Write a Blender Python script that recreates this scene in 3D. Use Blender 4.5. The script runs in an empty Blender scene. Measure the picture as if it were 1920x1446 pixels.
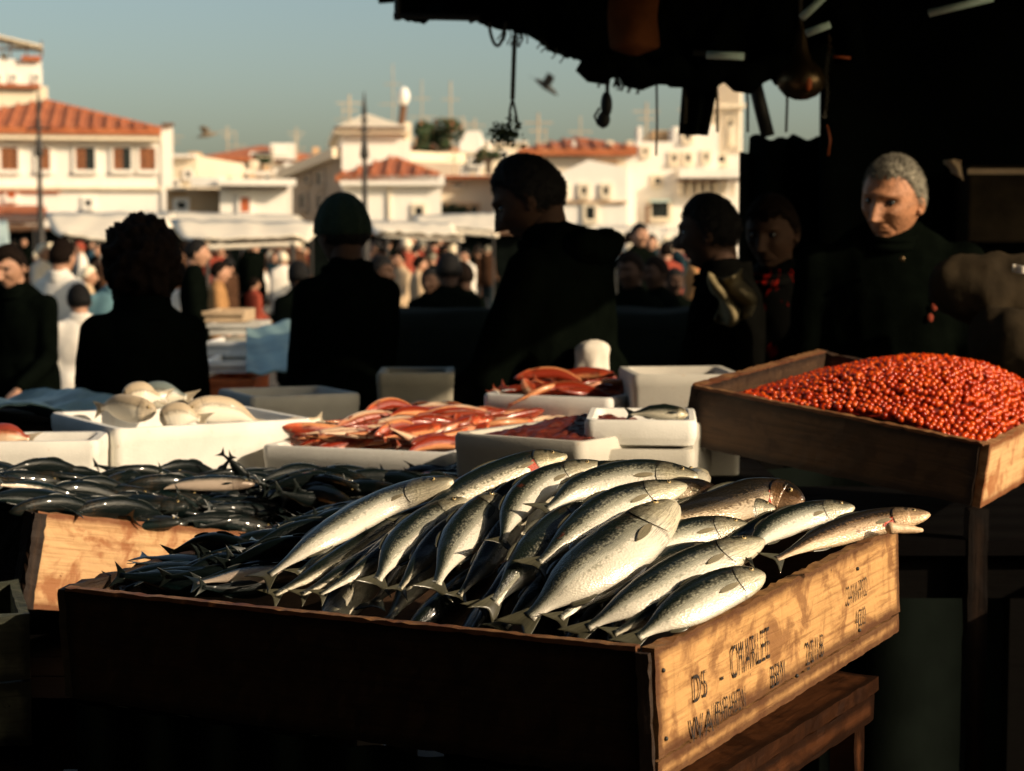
import bpy, bmesh, math, random
import numpy as np
from mathutils import Vector, Matrix, noise
V = Vector
random.seed(7); rng = np.random.default_rng(7)
scene = bpy.context.scene
C = scene.collection
# ------------------------------------------------------------------ camera
F, CX, CY, HZ = 3500.0, 960.0, 723.0, 455.0
PITCH = math.atan((CY-HZ)/F)
CAMZ = 1.5
def W(px, py, Y):
    """point of the place seen at photo pixel (px,py), Y metres in front of the camera"""
    x = (px-CX)/F; u = (CY-py)/F
    d = V((x, math.cos(PITCH)+math.sin(PITCH)*u, -math.sin(PITCH)+math.cos(PITCH)*u))
    return d*(Y/d.y) + V((0, 0, CAMZ))
cd = bpy.data.cameras.new('camera'); cam = bpy.data.objects.new('camera', cd); C.objects.link(cam)
cam.location = (0, 0, CAMZ); cam.rotation_euler = (math.pi/2-PITCH, 0, 0)
cd.sensor_width = 36; cd.lens = 36*F/1920; cd.clip_start = .05; cd.clip_end = 3000
cd.dof.use_dof = True; cd.dof.focus_distance = 2.45; cd.dof.aperture_fstop = 6.8; cd.dof.aperture_blades = 7
scene.camera = cam
# ------------------------------------------------------------------ light
SUN_EL, SUN_AZ = math.radians(25), math.atan2(-.5, .86)       # azimuth measured from +X
SDIR = V((math.cos(SUN_EL)*math.cos(SUN_AZ), math.cos(SUN_EL)*math.sin(SUN_AZ), math.sin(SUN_EL)))
w = bpy.data.worlds.new('World'); scene.world = w; w.use_nodes = True
nt = w.node_tree; nt.nodes.clear()
out = nt.nodes.new('ShaderNodeOutputWorld'); bg = nt.nodes.new('ShaderNodeBackground')
sky = nt.nodes.new('ShaderNodeTexSky'); sky.sky_type = 'NISHITA'; sky.sun_disc = False
sky.sun_elevation = SUN_EL; sky.sun_rotation = math.pi/2-SUN_AZ; sky.dust_density = 3.0; sky.air_density = 1.0; sky.ozone_density = 1.0
hs = nt.nodes.new('ShaderNodeMix'); hs.data_type = 'RGBA'; hs.blend_type = 'MULTIPLY'; hs.inputs[0].default_value = 1
hs.inputs[7].default_value = (.95, .95, .86, 1)
nt.links.new(sky.outputs[0], hs.inputs[6]); nt.links.new(hs.outputs[2], bg.inputs[0]); bg.inputs[1].default_value = .13
nt.links.new(bg.outputs[0], out.inputs[0])
sl = bpy.data.lights.new('sun', 'SUN'); sl.energy = 5.0; sl.angle = math.radians(.5); sl.color = (1.0, .80, .57)
so = bpy.data.objects.new('sun', sl); C.objects.link(so); so.rotation_euler = SDIR.to_track_quat('Z', 'Y').to_euler()
scene.view_settings.view_transform = 'Standard'; scene.view_settings.look = 'None'
scene.view_settings.exposure = .06; scene.view_settings.gamma = 1
try: scene.view_settings.use_curve_mapping = False
except Exception: pass

# ------------------------------------------------------------------ materials
def newmat(name):
    m = bpy.data.materials.new(name); m.use_nodes = True
    n = m.node_tree; b = n.nodes['Principled BSDF']; return m, n, b
def N_(n, t, **k):
    x = n.nodes.new(t)
    for a, v in k.items():
        if a in ('operation', 'blend_type', 'data_type', 'feature', 'noise_dimensions', 'attribute_name', 'attribute_type', 'wave_type', 'bands_direction', 'clamp'): setattr(x, a, v)
    return x
def coord(n, kind='Object', scale=(1, 1, 1)):
    tc = n.nodes.new('ShaderNodeTexCoord'); mp = n.nodes.new('ShaderNodeMapping'); mp.inputs['Scale'].default_value = scale
    n.links.new(tc.outputs[kind], mp.inputs[0]); return mp.outputs[0]
def noise_(n, vec, scale, detail=4, rough=.6, dist=0):
    t = n.nodes.new('ShaderNodeTexNoise'); t.inputs['Scale'].default_value = scale; t.inputs['Detail'].default_value = detail
    t.inputs['Roughness'].default_value = rough; t.inputs['Distortion'].default_value = dist
    n.links.new(vec, t.inputs['Vector']); return t.outputs['Fac']
def ramp(n, fac, stops):
    r = n.nodes.new('ShaderNodeValToRGB'); e = r.color_ramp.elements
    while len(e) > 1: e.remove(e[-1])
    e[0].position = stops[0][0]; e[0].color = (*stops[0][1], 1) if len(stops[0][1]) == 3 else stops[0][1]
    for p, c in stops[1:]:
        q = e.new(p); q.color = (*c, 1) if len(c) == 3 else c
    n.links.new(fac, r.inputs[0]); return r.outputs[0]
def mix(n, fac, a, b, mode='MIX'):
    m = n.nodes.new('ShaderNodeMix'); m.data_type = 'RGBA'; m.blend_type = mode
    if isinstance(fac, (int, float)): m.inputs[0].default_value = fac
    else: n.links.new(fac, m.inputs[0])
    for i, c in ((6, a), (7, b)):
        if isinstance(c, tuple): m.inputs[i].default_value = (*c, 1)
        else: n.links.new(c, m.inputs[i])
    return m.outputs[2]
def mth(n, op, a, b=None, clamp=False):
    m = n.nodes.new('ShaderNodeMath'); m.operation = op; m.use_clamp = clamp
    for i, c in ((0, a), (1, b)):
        if c is None: continue
        if isinstance(c, (int, float)): m.inputs[i].default_value = c
        else: n.links.new(c, m.inputs[i])
    return m.outputs[0]
def bump(n, b, h, strength=.3, dist=.002):
    u = n.nodes.new('ShaderNodeBump'); u.inputs['Strength'].default_value = strength; u.inputs['Distance'].default_value = dist
    n.links.new(h, u.inputs['Height']); n.links.new(u.outputs[0], b.inputs['Normal'])
def simple(name, col, rough=.7, var=.25, scale=8, spec=.4, bmp=0.0, metal=0, bscale=None):
    m, n, b = newmat(name)
    v = coord(n); f = noise_(n, v, scale, 5)
    lo = tuple(c*(1-var) for c in col); hi = tuple(min(1, c*(1+var)) for c in col)
    n.links.new(ramp(n, f, [(.3, lo), (.7, hi)]), b.inputs['Base Color'])
    b.inputs['Roughness'].default_value = rough; b.inputs['Specular IOR Level'].default_value = spec; b.inputs['Metallic'].default_value = metal
    if bmp: bump(n, b, noise_(n, v, bscale or scale*6, 4), bmp, .004)
    return m
def wood(name, base, dark, stain=.5, rough=.6, wet=0.0, spec=.35, stain_col=(.12, .03, .008)):
    """grain runs along UV u (metres)"""
    m, n, b = newmat(name)
    g = coord(n, 'UV', (6, 110, 1)); s = coord(n, 'UV', (1, 1, 1)); o = coord(n, 'Object')
    grain = noise_(n, g, 1.2, 6, .65, .6)
    big = noise_(n, coord(n, 'UV', (3, 12, 1)), 1.5, 3)
    blot = noise_(n, s, 16, 5, .62, .5)
    blot2 = noise_(n, s, 55, 4, .7)
    c = ramp(n, grain, [(.3, dark), (.5, base), (.75, tuple(min(1, x*1.18) for x in base))])
    c = mix(n, mth(n, 'MULTIPLY', big, .45), c, tuple(x*.72 for x in base))
    f = ramp(n, blot, [(.49, (0, 0, 0)), (.60, (1, 1, 1))])
    dr_ = ramp(n, noise_(n, coord(n, 'UV', (38, 3, 1)), 1.0, 4, .6), [(.58, (0, 0, 0)), (.74, (1, 1, 1))])
    c = mix(n, mth(n, 'MULTIPLY', dr_, stain*.6), c, tuple(x*.9 for x in stain_col))
    c = mix(n, mth(n, 'MULTIPLY', f, stain), c, stain_col)
    f2 = ramp(n, blot2, [(.66, (0, 0, 0)), (.72, (1, 1, 1))])
    c = mix(n, mth(n, 'MULTIPLY', f2, min(1, stain*1.5)), c, tuple(x*.6 for x in stain_col))
    # worn, soaked board edges
    at = N_(n, 'ShaderNodeAttribute', attribute_name='edge')
    ef = mth(n, 'MULTIPLY', at.outputs['Fac'], mth(n, 'ADD', blot2, .35), clamp=True)
    c = mix(n, ramp(n, ef, [(.12, (0, 0, 0)), (.60, (.9, .9, .9))]), c, tuple(x*.55 for x in stain_col))
    n.links.new(c, b.inputs['Base Color'])
    b.inputs['Roughness'].default_value = rough; b.inputs['Specular IOR Level'].default_value = spec
    if wet: b.inputs['Coat Weight'].default_value = wet; b.inputs['Coat Roughness'].default_value = .25
    h = mth(n, 'ADD', grain, mth(n, 'MULTIPLY', blot2, .6)); bump(n, b, h, .75, .0018)
    return m
M = {}
M['crate'] = wood('honey crate wood', (.54, .30, .115), (.23, .11, .038), .7, .6, stain_col=(.13, .045, .014))
M['crate_pale'] = wood('pale crate wood', (.66, .40, .19), (.38, .20, .08), .75, .65, stain_col=(.28, .08, .02))
M['crate_dark'] = wood('shade dark crate wood', (.020, .010, .005), (.008, .004, .002), .5, .75, spec=.12, stain_col=(.006, .003, .0015))  # near black: the shade of unlit crate fronts is put into the colour
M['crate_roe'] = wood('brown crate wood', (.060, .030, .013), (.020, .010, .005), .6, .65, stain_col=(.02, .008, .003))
M['stool'] = wood('stained stool wood', (.075, .026, .009), (.016, .006, .003), .7, .36, wet=.6, stain_col=(.018, .006, .002))
M['rim'] = wood('frayed pale wood', (.42, .23, .09), (.10, .04, .015), .8, .6)
M['grey_wood'] = wood('grey green wood', (.16, .17, .11), (.07, .07, .05), .6, .7, stain_col=(.04, .045, .03))
M['black_wood'] = wood('black table wood', (.003, .0025, .002), (.0015, .001, .001), .2, .85, spec=.05, stain_col=(.002, .001, .001))
def foam_mat(name, col=(.80, .78, .72)):
    m, n, b = newmat(name); v = coord(n)
    f = noise_(n, v, 9, 5, .6); f2 = noise_(n, v, 45, 4, .7)
    c = ramp(n, f, [(.35, tuple(x*.86 for x in col)), (.6, col)])
    c = mix(n, mth(n, 'MULTIPLY', ramp(n, f2, [(.63, (0, 0, 0)), (.72, (1, 1, 1))]), .45), c, (.45, .27, .15))
    n.links.new(c, b.inputs['Base Color']); b.inputs['Roughness'].default_value = .75
    vo = n.nodes.new('ShaderNodeTexVoronoi'); vo.inputs['Scale'].default_value = 260; n.links.new(v, vo.inputs['Vector'])
    bump(n, b, vo.outputs['Distance'], .25, .001); return m
M['foam'] = foam_mat('white foam'); M['foam_grey'] = foam_mat('greyish foam', (.52, .49, .42)); M['foam_dark'] = foam_mat('dark grey foam', (.30, .27, .20))  # three base tones, white to dark grey

def fish_mat(name, back, flank, belly, edge=.12, soft=.22, rough=.3, metal=.35, head=(.3, .26, .16), scales=1.0, blot=0.0, coat=.4, cr=.13):
    m, n, b = newmat(name)
    dv = N_(n, 'ShaderNodeAttribute', attribute_name='dv').outputs['Fac']
    lt = N_(n, 'ShaderNodeAttribute', attribute_name='lt').outputs['Fac']
    uv = coord(n, 'UV', (1, 1, 1))
    nz = noise_(n, coord(n, 'UV', (14, 90, 1)), 1.0, 5, .7)
    nz2 = noise_(n, uv, 220, 3, .7)
    vo = n.nodes.new('ShaderNodeTexVoronoi'); vo.inputs['Scale'].default_value = 270; n.links.new(coord(n, 'UV', (1, 1.35, 1)), vo.inputs['Vector'])
    f = mth(n, 'ADD', dv, mth(n, 'MULTIPLY', mth(n, 'SUBTRACT', nz, .5), .55))
    f = mth(n, 'ADD', f, mth(n, 'MULTIPLY', mth(n, 'SUBTRACT', nz2, .5), .5))
    f = mth(n, 'ADD', f, mth(n, 'MULTIPLY', mth(n, 'SUBTRACT', vo.outputs['Distance'], .35), .45*scales))
    f = mth(n, 'ADD', mth(n, 'MULTIPLY', f, .5), .5)
    e = .5+edge*.5
    c = ramp(n, f, [(e-soft*.45, belly), (e+soft*.10, flank), (e+soft*.55, tuple((x+y)/2*.5 for x, y in zip(flank, back))), (e+soft*.95, back)])
    hd = ramp(n, mth(n, 'ADD', lt, mth(n, 'MULTIPLY', mth(n, 'SUBTRACT', nz, .5), .05)), [(.15, (1, 1, 1)), (.21, (0, 0, 0))])
    hn = ramp(n, mth(n, 'ADD', mth(n, 'MULTIPLY', dv, .5), mth(n, 'MULTIPLY', noise_(n, uv, 38, 4), .9)), [(.2, tuple(min(1, x*2.2) for x in head)), (.55, head), (.8, back)])
    c = mix(n, mth(n, 'MULTIPLY', hd, .6), c, hn)
    seam = ramp(n, mth(n, 'ADD', lt, mth(n, 'MULTIPLY', mth(n, 'SUBTRACT', nz2, .5), .012)), [(.196, (0, 0, 0)), (.204, (1, 1, 1)), (.212, (1, 1, 1)), (.222, (0, 0, 0))])
    c = mix(n, mth(n, 'MULTIPLY', seam, .4), c, (.03, .018, .008))
    ln_ = ramp(n, noise_(n, coord(n, 'UV', (8, 130, 1)), 1.2, 4, .6, 1.5), [(.46, (0, 0, 0)), (.50, (1, 1, 1)), (.54, (0, 0, 0))])
    c = mix(n, mth(n, 'MULTIPLY', mth(n, 'MULTIPLY', ln_, ramp(n, lt, [(.24, (1, 1, 1)), (.30, (0, 0, 0))])), .6), c, (.05, .03, .012))
    if blot:
        bl = ramp(n, noise_(n, uv, 26, 4, .6), [(.66, (0, 0, 0)), (.71, (1, 1, 1))]); c = mix(n, mth(n, 'MULTIPLY', bl, blot), c, (.10, .018, .006))
    n.links.new(c, b.inputs['Base Color'])
    b.inputs['Metallic'].default_value = metal; b.inputs['Roughness'].default_value = rough
    b.inputs['Coat Weight'].default_value = coat; b.inputs['Coat Roughness'].default_value = cr
    if cr < .1: b.inputs['Specular IOR Level'].default_value = .15
    h = mth(n, 'ADD', vo.outputs['Distance'], mth(n, 'MULTIPLY', nz2, .3)); bump(n, b, h, .55*scales, .0011)
    return m
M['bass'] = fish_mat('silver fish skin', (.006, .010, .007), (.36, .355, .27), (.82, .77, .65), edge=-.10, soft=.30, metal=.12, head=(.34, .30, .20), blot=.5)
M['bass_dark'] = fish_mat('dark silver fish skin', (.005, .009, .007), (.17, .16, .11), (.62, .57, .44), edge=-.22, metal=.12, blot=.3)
M['bass_brown'] = fish_mat('bronze fish skin', (.010, .008, .005), (.16, .11, .06), (.55, .44, .30), edge=-.2, metal=.15, head=(.2, .10, .045), blot=.8)
M['bass_jaw'] = fish_mat('bronze skin with pale jaw', (.012, .009, .005), (.20, .12, .06), (.62, .46, .30), edge=-.05, metal=.05, head=(.42, .28, .16), blot=.6)
M['mackerel'] = fish_mat('blue black fish skin', (.002, .005, .005), (.003, .012, .013), (.012, .020, .019), edge=-.7, rough=.42, metal=.0, head=(.005, .008, .008), coat=.5, scales=.8, cr=.05)
M['mackerel_pale'] = fish_mat('pale flank fish skin', (.006, .015, .016), (.30, .26, .20), (.62, .5, .4), edge=.1, rough=.25, metal=.3, head=(.05, .03, .02), scales=.5)
M['mullet'] = fish_mat('red mullet skin', (.24, .022, .006), (.36, .055, .013), (.62, .26, .11), edge=-.35, metal=.05, head=(.42, .06, .02), scales=.5, rough=.35)
M['mullet_pink'] = fish_mat('pink mullet skin', (.28, .04, .014), (.50, .17, .075), (.68, .48, .32), edge=.0, metal=.05, head=(.5, .12, .05), scales=.5, rough=.35)
M['cream_fish'] = fish_mat('cream fish skin', (.50, .40, .27), (.72, .64, .50), (.80, .74, .62), edge=.1, metal=0, head=(.42, .33, .22), scales=.2, rough=.55, coat=.08)
M['cream_fish_grey'] = fish_mat('mottled grey fish skin', (.16, .19, .17), (.42, .40, .33), (.70, .65, .52), edge=.1, metal=0, head=(.3, .25, .17), scales=.2, rough=.4, blot=.5)
def fin_mat(name, col):
    m, n, b = newmat(name); g = noise_(n, coord(n, 'UV', (30, 900, 1)), 1, 3)
    n.links.new(ramp(n, g, [(.35, tuple(x*.35 for x in col)), (.65, col)]), b.inputs['Base Color'])
    b.inputs['Roughness'].default_value = .35; b.inputs['Coat Weight'].default_value = .4; return m
M['fin'] = fin_mat('olive fin', (.085, .08, .05)); M['fin_pale'] = fin_mat('pale lined fin', (.36, .31, .20)); M['fin_dark'] = fin_mat('black fin', (.012, .018, .016)); M['fin_red'] = fin_mat('red fin', (.30, .06, .025)); M['fin_cream'] = fin_mat('cream fin', (.5, .42, .3))
M['gill_red'] = simple('red gill flesh', (.42, .06, .025), .3, .5, 60, .6, .5)
M['gill_plate'] = simple('silver gill plate', (.50, .43, .29), .22, .45, 45, .6, .3, metal=.3)
M['eye'] = simple('fish eye', (.01, .01, .01), .08, .1, 20, .8)
M['eye_ring'] = simple('fish eye ring', (.45, .33, .14), .25, .2, 90)
M['ivory'] = simple('ivory jaw flesh', (.60, .42, .26), .35, .3, 60, .5, .3)
m, n, b = newmat('orange red roe'); oi = n.nodes.new('ShaderNodeNewGeometry')
n.links.new(ramp(n, oi.outputs['Random Per Island'], [(0, (.30, .016, .002)), (.5, (.52, .046, .004)), (1, (.66, .095, .008))]), b.inputs['Base Color'])
b.inputs['Roughness'].default_value = .2; b.inputs['Specular IOR Level'].default_value = .5; b.inputs['Subsurface Weight'].default_value = .1; b.inputs['Subsurface Radius'].default_value = (.006, .001, .0005); b.inputs['Subsurface Scale'].default_value = .5
M['roe'] = m
m2 = m.copy(); m2.name = 'orange red roe bead'
for nd in list(m2.node_tree.nodes):
    if nd.type == 'NEW_GEOMETRY':
        o2 = m2.node_tree.nodes.new('ShaderNodeObjectInfo'); l = nd.outputs['Random Per Island'].links[0].to_socket; m2.node_tree.links.new(o2.outputs['Random'], l)
M['roe_one'] = m2
M['roe_bed'] = simple('deep red roe mass', (.16, .010, .004), .3, .4, 80, .5, .6)
M['roe_dark'] = simple('dark roe mass', (.14, .020, .008), .3, .6, 110, .6, .8)
M['ink'] = None
m, n, b = newmat('worn black stencil ink'); b.inputs['Base Color'].default_value = (.015, .010, .008, 1); b.inputs['Roughness'].default_value = .8
al = ramp(n, noise_(n, coord(n, 'Object'), 150, 4, .7), [(.36, (0, 0, 0)), (.46, (1, 1, 1))]); n.links.new(al, b.inputs['Alpha']); M['ink'] = m
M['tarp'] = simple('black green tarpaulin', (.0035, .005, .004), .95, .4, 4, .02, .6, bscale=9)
M['tarp_brown'] = simple('brown sacking', (.030, .021, .011), .9, .5, 6, .1, .6, bscale=30)
M['rust_cloth'] = simple('rust canvas roll', (.16, .055, .018), .9, .3, 8, .1, .5)
M['iron'] = simple('black iron', (.02, .02, .018), .5, .3, 20, .4)
M['sky_gap_pole'] = simple('pale sky gap pole', (.45, .62, .56), .45, .2, 20, .5)
M['rope'] = simple('grey rope', (.09, .08, .06), .9, .3, 80, .1, .5)
M['brass'] = simple('scratched bronze shade', (.10, .065, .03), .32, .5, 14, .6, .3, metal=.8)
M['orange_paint'] = simple('orange paint', (.45, .10, .02), .5, .3, 20)
M['red_paint'] = simple('red cloth spot', (.45, .02, .012), .7, .3, 30)
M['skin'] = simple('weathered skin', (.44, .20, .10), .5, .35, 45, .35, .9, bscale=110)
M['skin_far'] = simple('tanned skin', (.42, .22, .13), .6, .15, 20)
M['skin_dim'] = simple('shade dimmed skin', (.055, .026, .013), .8, .2, 30, .3)  # skin darkened in colour for faces in the canopy's shade
M['hair_grey'] = simple('short grey hair', (.20, .18, .135), .8, .7, 25, .3, .5, bscale=400)
M['hair_black'] = simple('black hair', (.008, .007, .006), .7, .4, 60, .15, .8, bscale=250)
M['hair_brown'] = simple('dark brown hair', (.010, .006, .004), .8, .4, 50, .05, .8, bscale=200)
M['cap_green'] = simple('dark green knitted cap', (.016, .026, .016), .95, .3, 80, .1, .8, bscale=200)
M['coat_black'] = simple('black coat cloth', (.0022, .0032, .0022), 1.0, .3, 14, .0, .4)
M['coat_black2'] = simple('black wool', (.003, .003, .0025), 1.0, .3, 20, .0, .4)
M['red_pattern'] = None
m, n, b = newmat('black cloth with red flecks'); f = noise_(n, coord(n, 'Object', (1, 1, .55)), 13, 2, .5, .8)
n.links.new(ramp(n, f, [(.58, (.003, .003, .0025)), (.64, (.34, .012, .006))]), b.inputs['Base Color']); b.inputs['Specular IOR Level'].default_value = .02; b.inputs['Roughness'].default_value = .95; M['red_pattern'] = m
M['denim'] = simple('dark denim', (.012, .02, .024), .9, .5, 14, .1, .4)
M['white_cloth'] = simple('white cloth', (.72, .66, .56), .85, .12, 9, .1, .4)
M['beige_cloth'] = simple('beige cloth', (.50, .36, .22), .85, .15, 9, .1, .4)
M['tan_cloth'] = simple('tan coat cloth', (.33, .17, .065), .85, .2, 9, .1, .4)
M['khaki_apron'] = simple('khaki apron cloth', (.20, .16, .085), .9, .35, 9, .1, .5)
M['red_cloth'] = simple('red cloth', (.26, .05, .028), .85, .2, 9, .1)
M['blue_cloth'] = simple('slate blue cloth', (.13, .24, .26), .85, .2, 9, .1)
M['navy_cloth'] = simple('navy cloth', (.012, .028, .034), .9, .3, 9, .1)
M['brown_cloth'] = simple('brown cloth', (.06, .028, .014), .9, .3, 9, .1)
M['teal_sheet'] = simple('teal plastic sheet', (.16, .24, .22), .4, .5, 5, .5, .5)
M['shoe'] = simple('black leather', (.01, .01, .01), .4, .2, 20)
def wallmat(name, col, var=.1):
    m, n, b = newmat(name); v = coord(n)
    f = noise_(n, v, .35, 5, .6); g = noise_(n, coord(n, 'Object', (1, 1, .2)), 1.6, 5, .7)
    c = ramp(n, f, [(.3, tuple(x*(1-var) for x in col)), (.7, col)])
    c = mix(n, mth(n, 'MULTIPLY', ramp(n, g, [(.56, (0, 0, 0)), (.75, (1, 1, 1))]), .35), c, tuple(x*.6 for x in (col[0], col[1]*.85, col[2]*.7)))
    n.links.new(c, b.inputs['Base Color']); b.inputs['Roughness'].default_value = .9; bump(n, b, g, .3, .05); return m
M['wall_white'] = wallmat('white render', (.88, .82, .72)); M['wall_cream'] = wallmat('cream render', (.80, .68, .50)); M['wall_grey'] = wallmat('grey brown render', (.42, .34, .26), .25)
M['wall_tan'] = wallmat('tan render', (.60, .40, .22), .25); M['wall_red'] = wallmat('brick red render', (.48, .16, .06), .2)
m, n, b = newmat('orange roof tiles'); f = noise_(n, coord(n), 1.3, 6, .7)
n.links.new(ramp(n, f, [(.3, (.26, .065, .022)), (.55, (.42, .125, .042)), (.75, (.50, .19, .075))]), b.inputs['Base Color']); b.inputs['Roughness'].default_value = .9; M['tile'] = m
M['shutter'] = simple('brown shutter wood', (.30, .11, .04), .7, .25, 4); M['shutter_red'] = simple('red shutter paint', (.48, .12, .04), .7, .25, 4)
M['dark_glass'] = simple('dark window glass', (.015, .018, .016), .15, .3, 3, .6)
M['trim_red'] = simple('rust red trim', (.38, .11, .04), .8, .25, 3); M['trim_brown'] = simple('brown eave', (.14, .07, .035), .8, .25, 3)
M['awning'] = simple('cream awning canvas', (.80, .70, .54), .8, .10, 1.2, .2, .3); M['awning_under'] = simple('pale blue canvas', (.42, .52, .48), .8, .1, 2)
M['leaf'] = simple('dark leaves', (.035, .055, .02), .6, .5, .8, .3); M['leaf_flower'] = simple('rusty blossom', (.30, .10, .04), .7, .4, 3)
M['bark'] = simple('bark', (.09, .06, .04), .9, .3, 6); M['ground'] = simple('grey quay paving', (.07, .06, .05), .85, .3, .8, .3, .4, bscale=5)
M['bird'] = simple('gull plumage', (.05, .05, .045), .8, .3, 20); M['bird_pale'] = simple('brown bird plumage', (.24, .19, .13), .8, .3, 20)
M['mast'] = simple('weathered mast paint', (.48, .38, .26), .7, .2, 2); M['dish'] = simple('white dome paint', (.85, .82, .75), .5, .05, 2)
M['metal_post'] = simple('dark lamp post paint', (.035, .03, .025), .6, .3, 8)
M['bulb_cream'] = simple('cream glass globe', (.78, .66, .46), .3, .05, 8)

# ------------------------------------------------------------------ mesh builder
def smoothstep(a, b, x):
    t = np.clip((x-a)/(b-a), 0, 1); return t*t*(3-2*t)
class MB:
    def __init__(s): s.v = []; s.f = []; s.uv = {}; s.at = {}
    def add(s, vs, fs, uvs=None, at=None):
        o = len(s.v); s.v += [tuple(p) for p in vs]
        s.f += [tuple(i+o for i in f) for f in fs]
        if uvs is not None:
            for i, u in enumerate(uvs): s.uv[o+i] = u
        if at:
            for k, l in at.items():
                d = s.at.setdefault(k, {})
                for i, x in enumerate(l): d[o+i] = x
        return s
    def box(s, c, hx, hy, hz, ax=None):
        c = V(c); X, Y, Z = ax or (V((1, 0, 0)), V((0, 1, 0)), V((0, 0, 1)))
        vs = [c+X*(hx*i)+Y*(hy*j)+Z*(hz*k) for i in (-1, 1) for j in (-1, 1) for k in (-1, 1)]
        uv = [((hx*i), (hy*j+hz*k)) for i in (-1, 1) for j in (-1, 1) for k in (-1, 1)]
        return s.add(vs, [(0, 1, 3, 2), (4, 6, 7, 5), (0, 4, 5, 1), (2, 3, 7, 6), (0, 2, 6, 4), (1, 5, 7, 3)], uv)
    def aabb(s, a, b):
        a, b = V(a), V(b); h = (b-a)/2; return s.box((a+b)/2, abs(h.x), abs(h.y), abs(h.z))
    def tube(s, pts, r, n=8, cap=True, flat=1.0):
        pts = [V(p) for p in pts]; rs = r if isinstance(r, (list, tuple)) else [r]*len(pts)
        up = V((0, 0, 1)) if abs((pts[-1]-pts[0]).normalized().z) < .9 else V((0, 1, 0)); rings = []; pa = None
        for i, p in enumerate(pts):
            t = (pts[min(i+1, len(pts)-1)]-pts[max(i-1, 0)]).normalized()
            a = t.cross(up).normalized() if pa is None else (pa-t*pa.dot(t)).normalized()
            pa = a; b = a.cross(t)
            rings.append([p+a*(math.cos(2*math.pi*k/n)*rs[i])+b*(math.sin(2*math.pi*k/n)*rs[i]*flat) for k in range(n)])
        vs = [q for rg in rings for q in rg]; fs = []
        for i in range(len(pts)-1):
            for k in range(n): fs.append((i*n+k, i*n+(k+1) % n, (i+1)*n+(k+1) % n, (i+1)*n+k))
        if cap: fs.append(tuple(range(n-1, -1, -1))); fs.append(tuple((len(pts)-1)*n+k for k in range(n)))
        return s.add(vs, fs)
    def caps(s, p, q, r1, r2, n=12):
        """round ended tapered capsule"""
        p, q = V(p), V(q); t = (q-p); L = t.length; t = t.normalized() if L > 1e-6 else V((0, 0, 1)); pts = []; rs = []
        for k in range(4): a = math.pi/2*(1-k/3.5); pts.append(p-t*(r1*math.sin(a))); rs.append(max(1e-4, r1*math.cos(a)))
        for k in range(4): a = math.pi/2*((k+.5)/3.5); pts.append(q+t*(r2*math.sin(a))); rs.append(max(1e-4, r2*math.cos(a)))
        return s.tube(pts, rs, n)
    def ell(s, c, rx, ry, rz, nu=16, nv=10, rot=None):
        c = V(c); vs = []; fs = []
        for j in range(nv+1):
            th = math.pi*j/nv
            for i in range(nu):
                ph = 2*math.pi*i/nu; p = V((rx*math.sin(th)*math.cos(ph), ry*math.sin(th)*math.sin(ph), rz*math.cos(th)))
                if rot: p = rot @ p
                vs.append(c+p)
        for j in range(nv):
            for i in range(nu): fs.append((j*nu+i, (j+1)*nu+i, (j+1)*nu+(i+1) % nu, j*nu+(i+1) % nu))
        return s.add(vs, fs)
    def grid(s, P, uv=None, at=None, wrap=False):
        nu = len(P); nv = len(P[0]); fs = []
        for i in range(nu-1):
            for j in range(nv if wrap else nv-1): fs.append((i*nv+j, i*nv+(j+1) % nv, (i+1)*nv+(j+1) % nv, (i+1)*nv+j))
        return s.add([q for r in P for q in r], fs, uv, at)
    def mesh(s, name, off=V((0, 0, 0)), smooth=True):
        me = bpy.data.meshes.new(name); va = np.array([tuple(p) for p in s.v], dtype=np.float64) - np.array(tuple(off))
        me.from_pydata(va.tolist(), [], s.f)
        if s.uv:
            ul = me.uv_layers.new(name='UVMap'); li = np.zeros(len(me.loops), dtype=np.int32); me.loops.foreach_get('vertex_index', li)
            arr = np.zeros((len(s.v), 2)); 
            for i, u in s.uv.items(): arr[i] = u
            ul.data.foreach_set('uv', arr[li].ravel())
        for k, d in s.at.items():
            a = me.attributes.new(k, 'FLOAT', 'POINT'); arr = np.zeros(len(s.v))
            for i, x in d.items(): arr[i] = x
            a.data.foreach_set('value', arr)
        if smooth: me.polygons.foreach_set('use_smooth', [True]*len(me.polygons))
        me.validate(); me.update(); return me
    def build(s, name, mat, parent=None, smooth=False, label=None, bevel=0, loc=None, **tags):
        if parent is not None: off = V(parent['_o']) if '_o' in parent else parent.location
        else:
            a = np.array([tuple(p) for p in s.v]); off = V(((a[:, 0].min()+a[:, 0].max())/2, (a[:, 1].min()+a[:, 1].max())/2, a[:, 2].min())) if loc is None else V(loc)
        o = bpy.data.objects.new(name, s.mesh(name, off, smooth)); C.objects.link(o)
        if mat is not None: o.data.materials.append(M[mat] if isinstance(mat, str) else mat)
        if parent is not None: o.parent = parent; o['_o'] = tuple(off)
        else: o.location = off; o['_o'] = tuple(off)
        if label: o['label'] = label
        for k, v in tags.items(): o[k] = v
        if bevel:
            md = o.modifiers.new('bevel', 'BEVEL'); md.width = bevel; md.segments = 2; md.limit_method = 'ANGLE'
        return o
def thing(name, label, cat, loc, group=None):
    o = bpy.data.objects.new(name, None); C.objects.link(o); o.location = loc; o.empty_display_size = .1
    o['label'] = label; o['category'] = cat; o['_o'] = tuple(loc)
    if group: o['group'] = group
    return o
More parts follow.
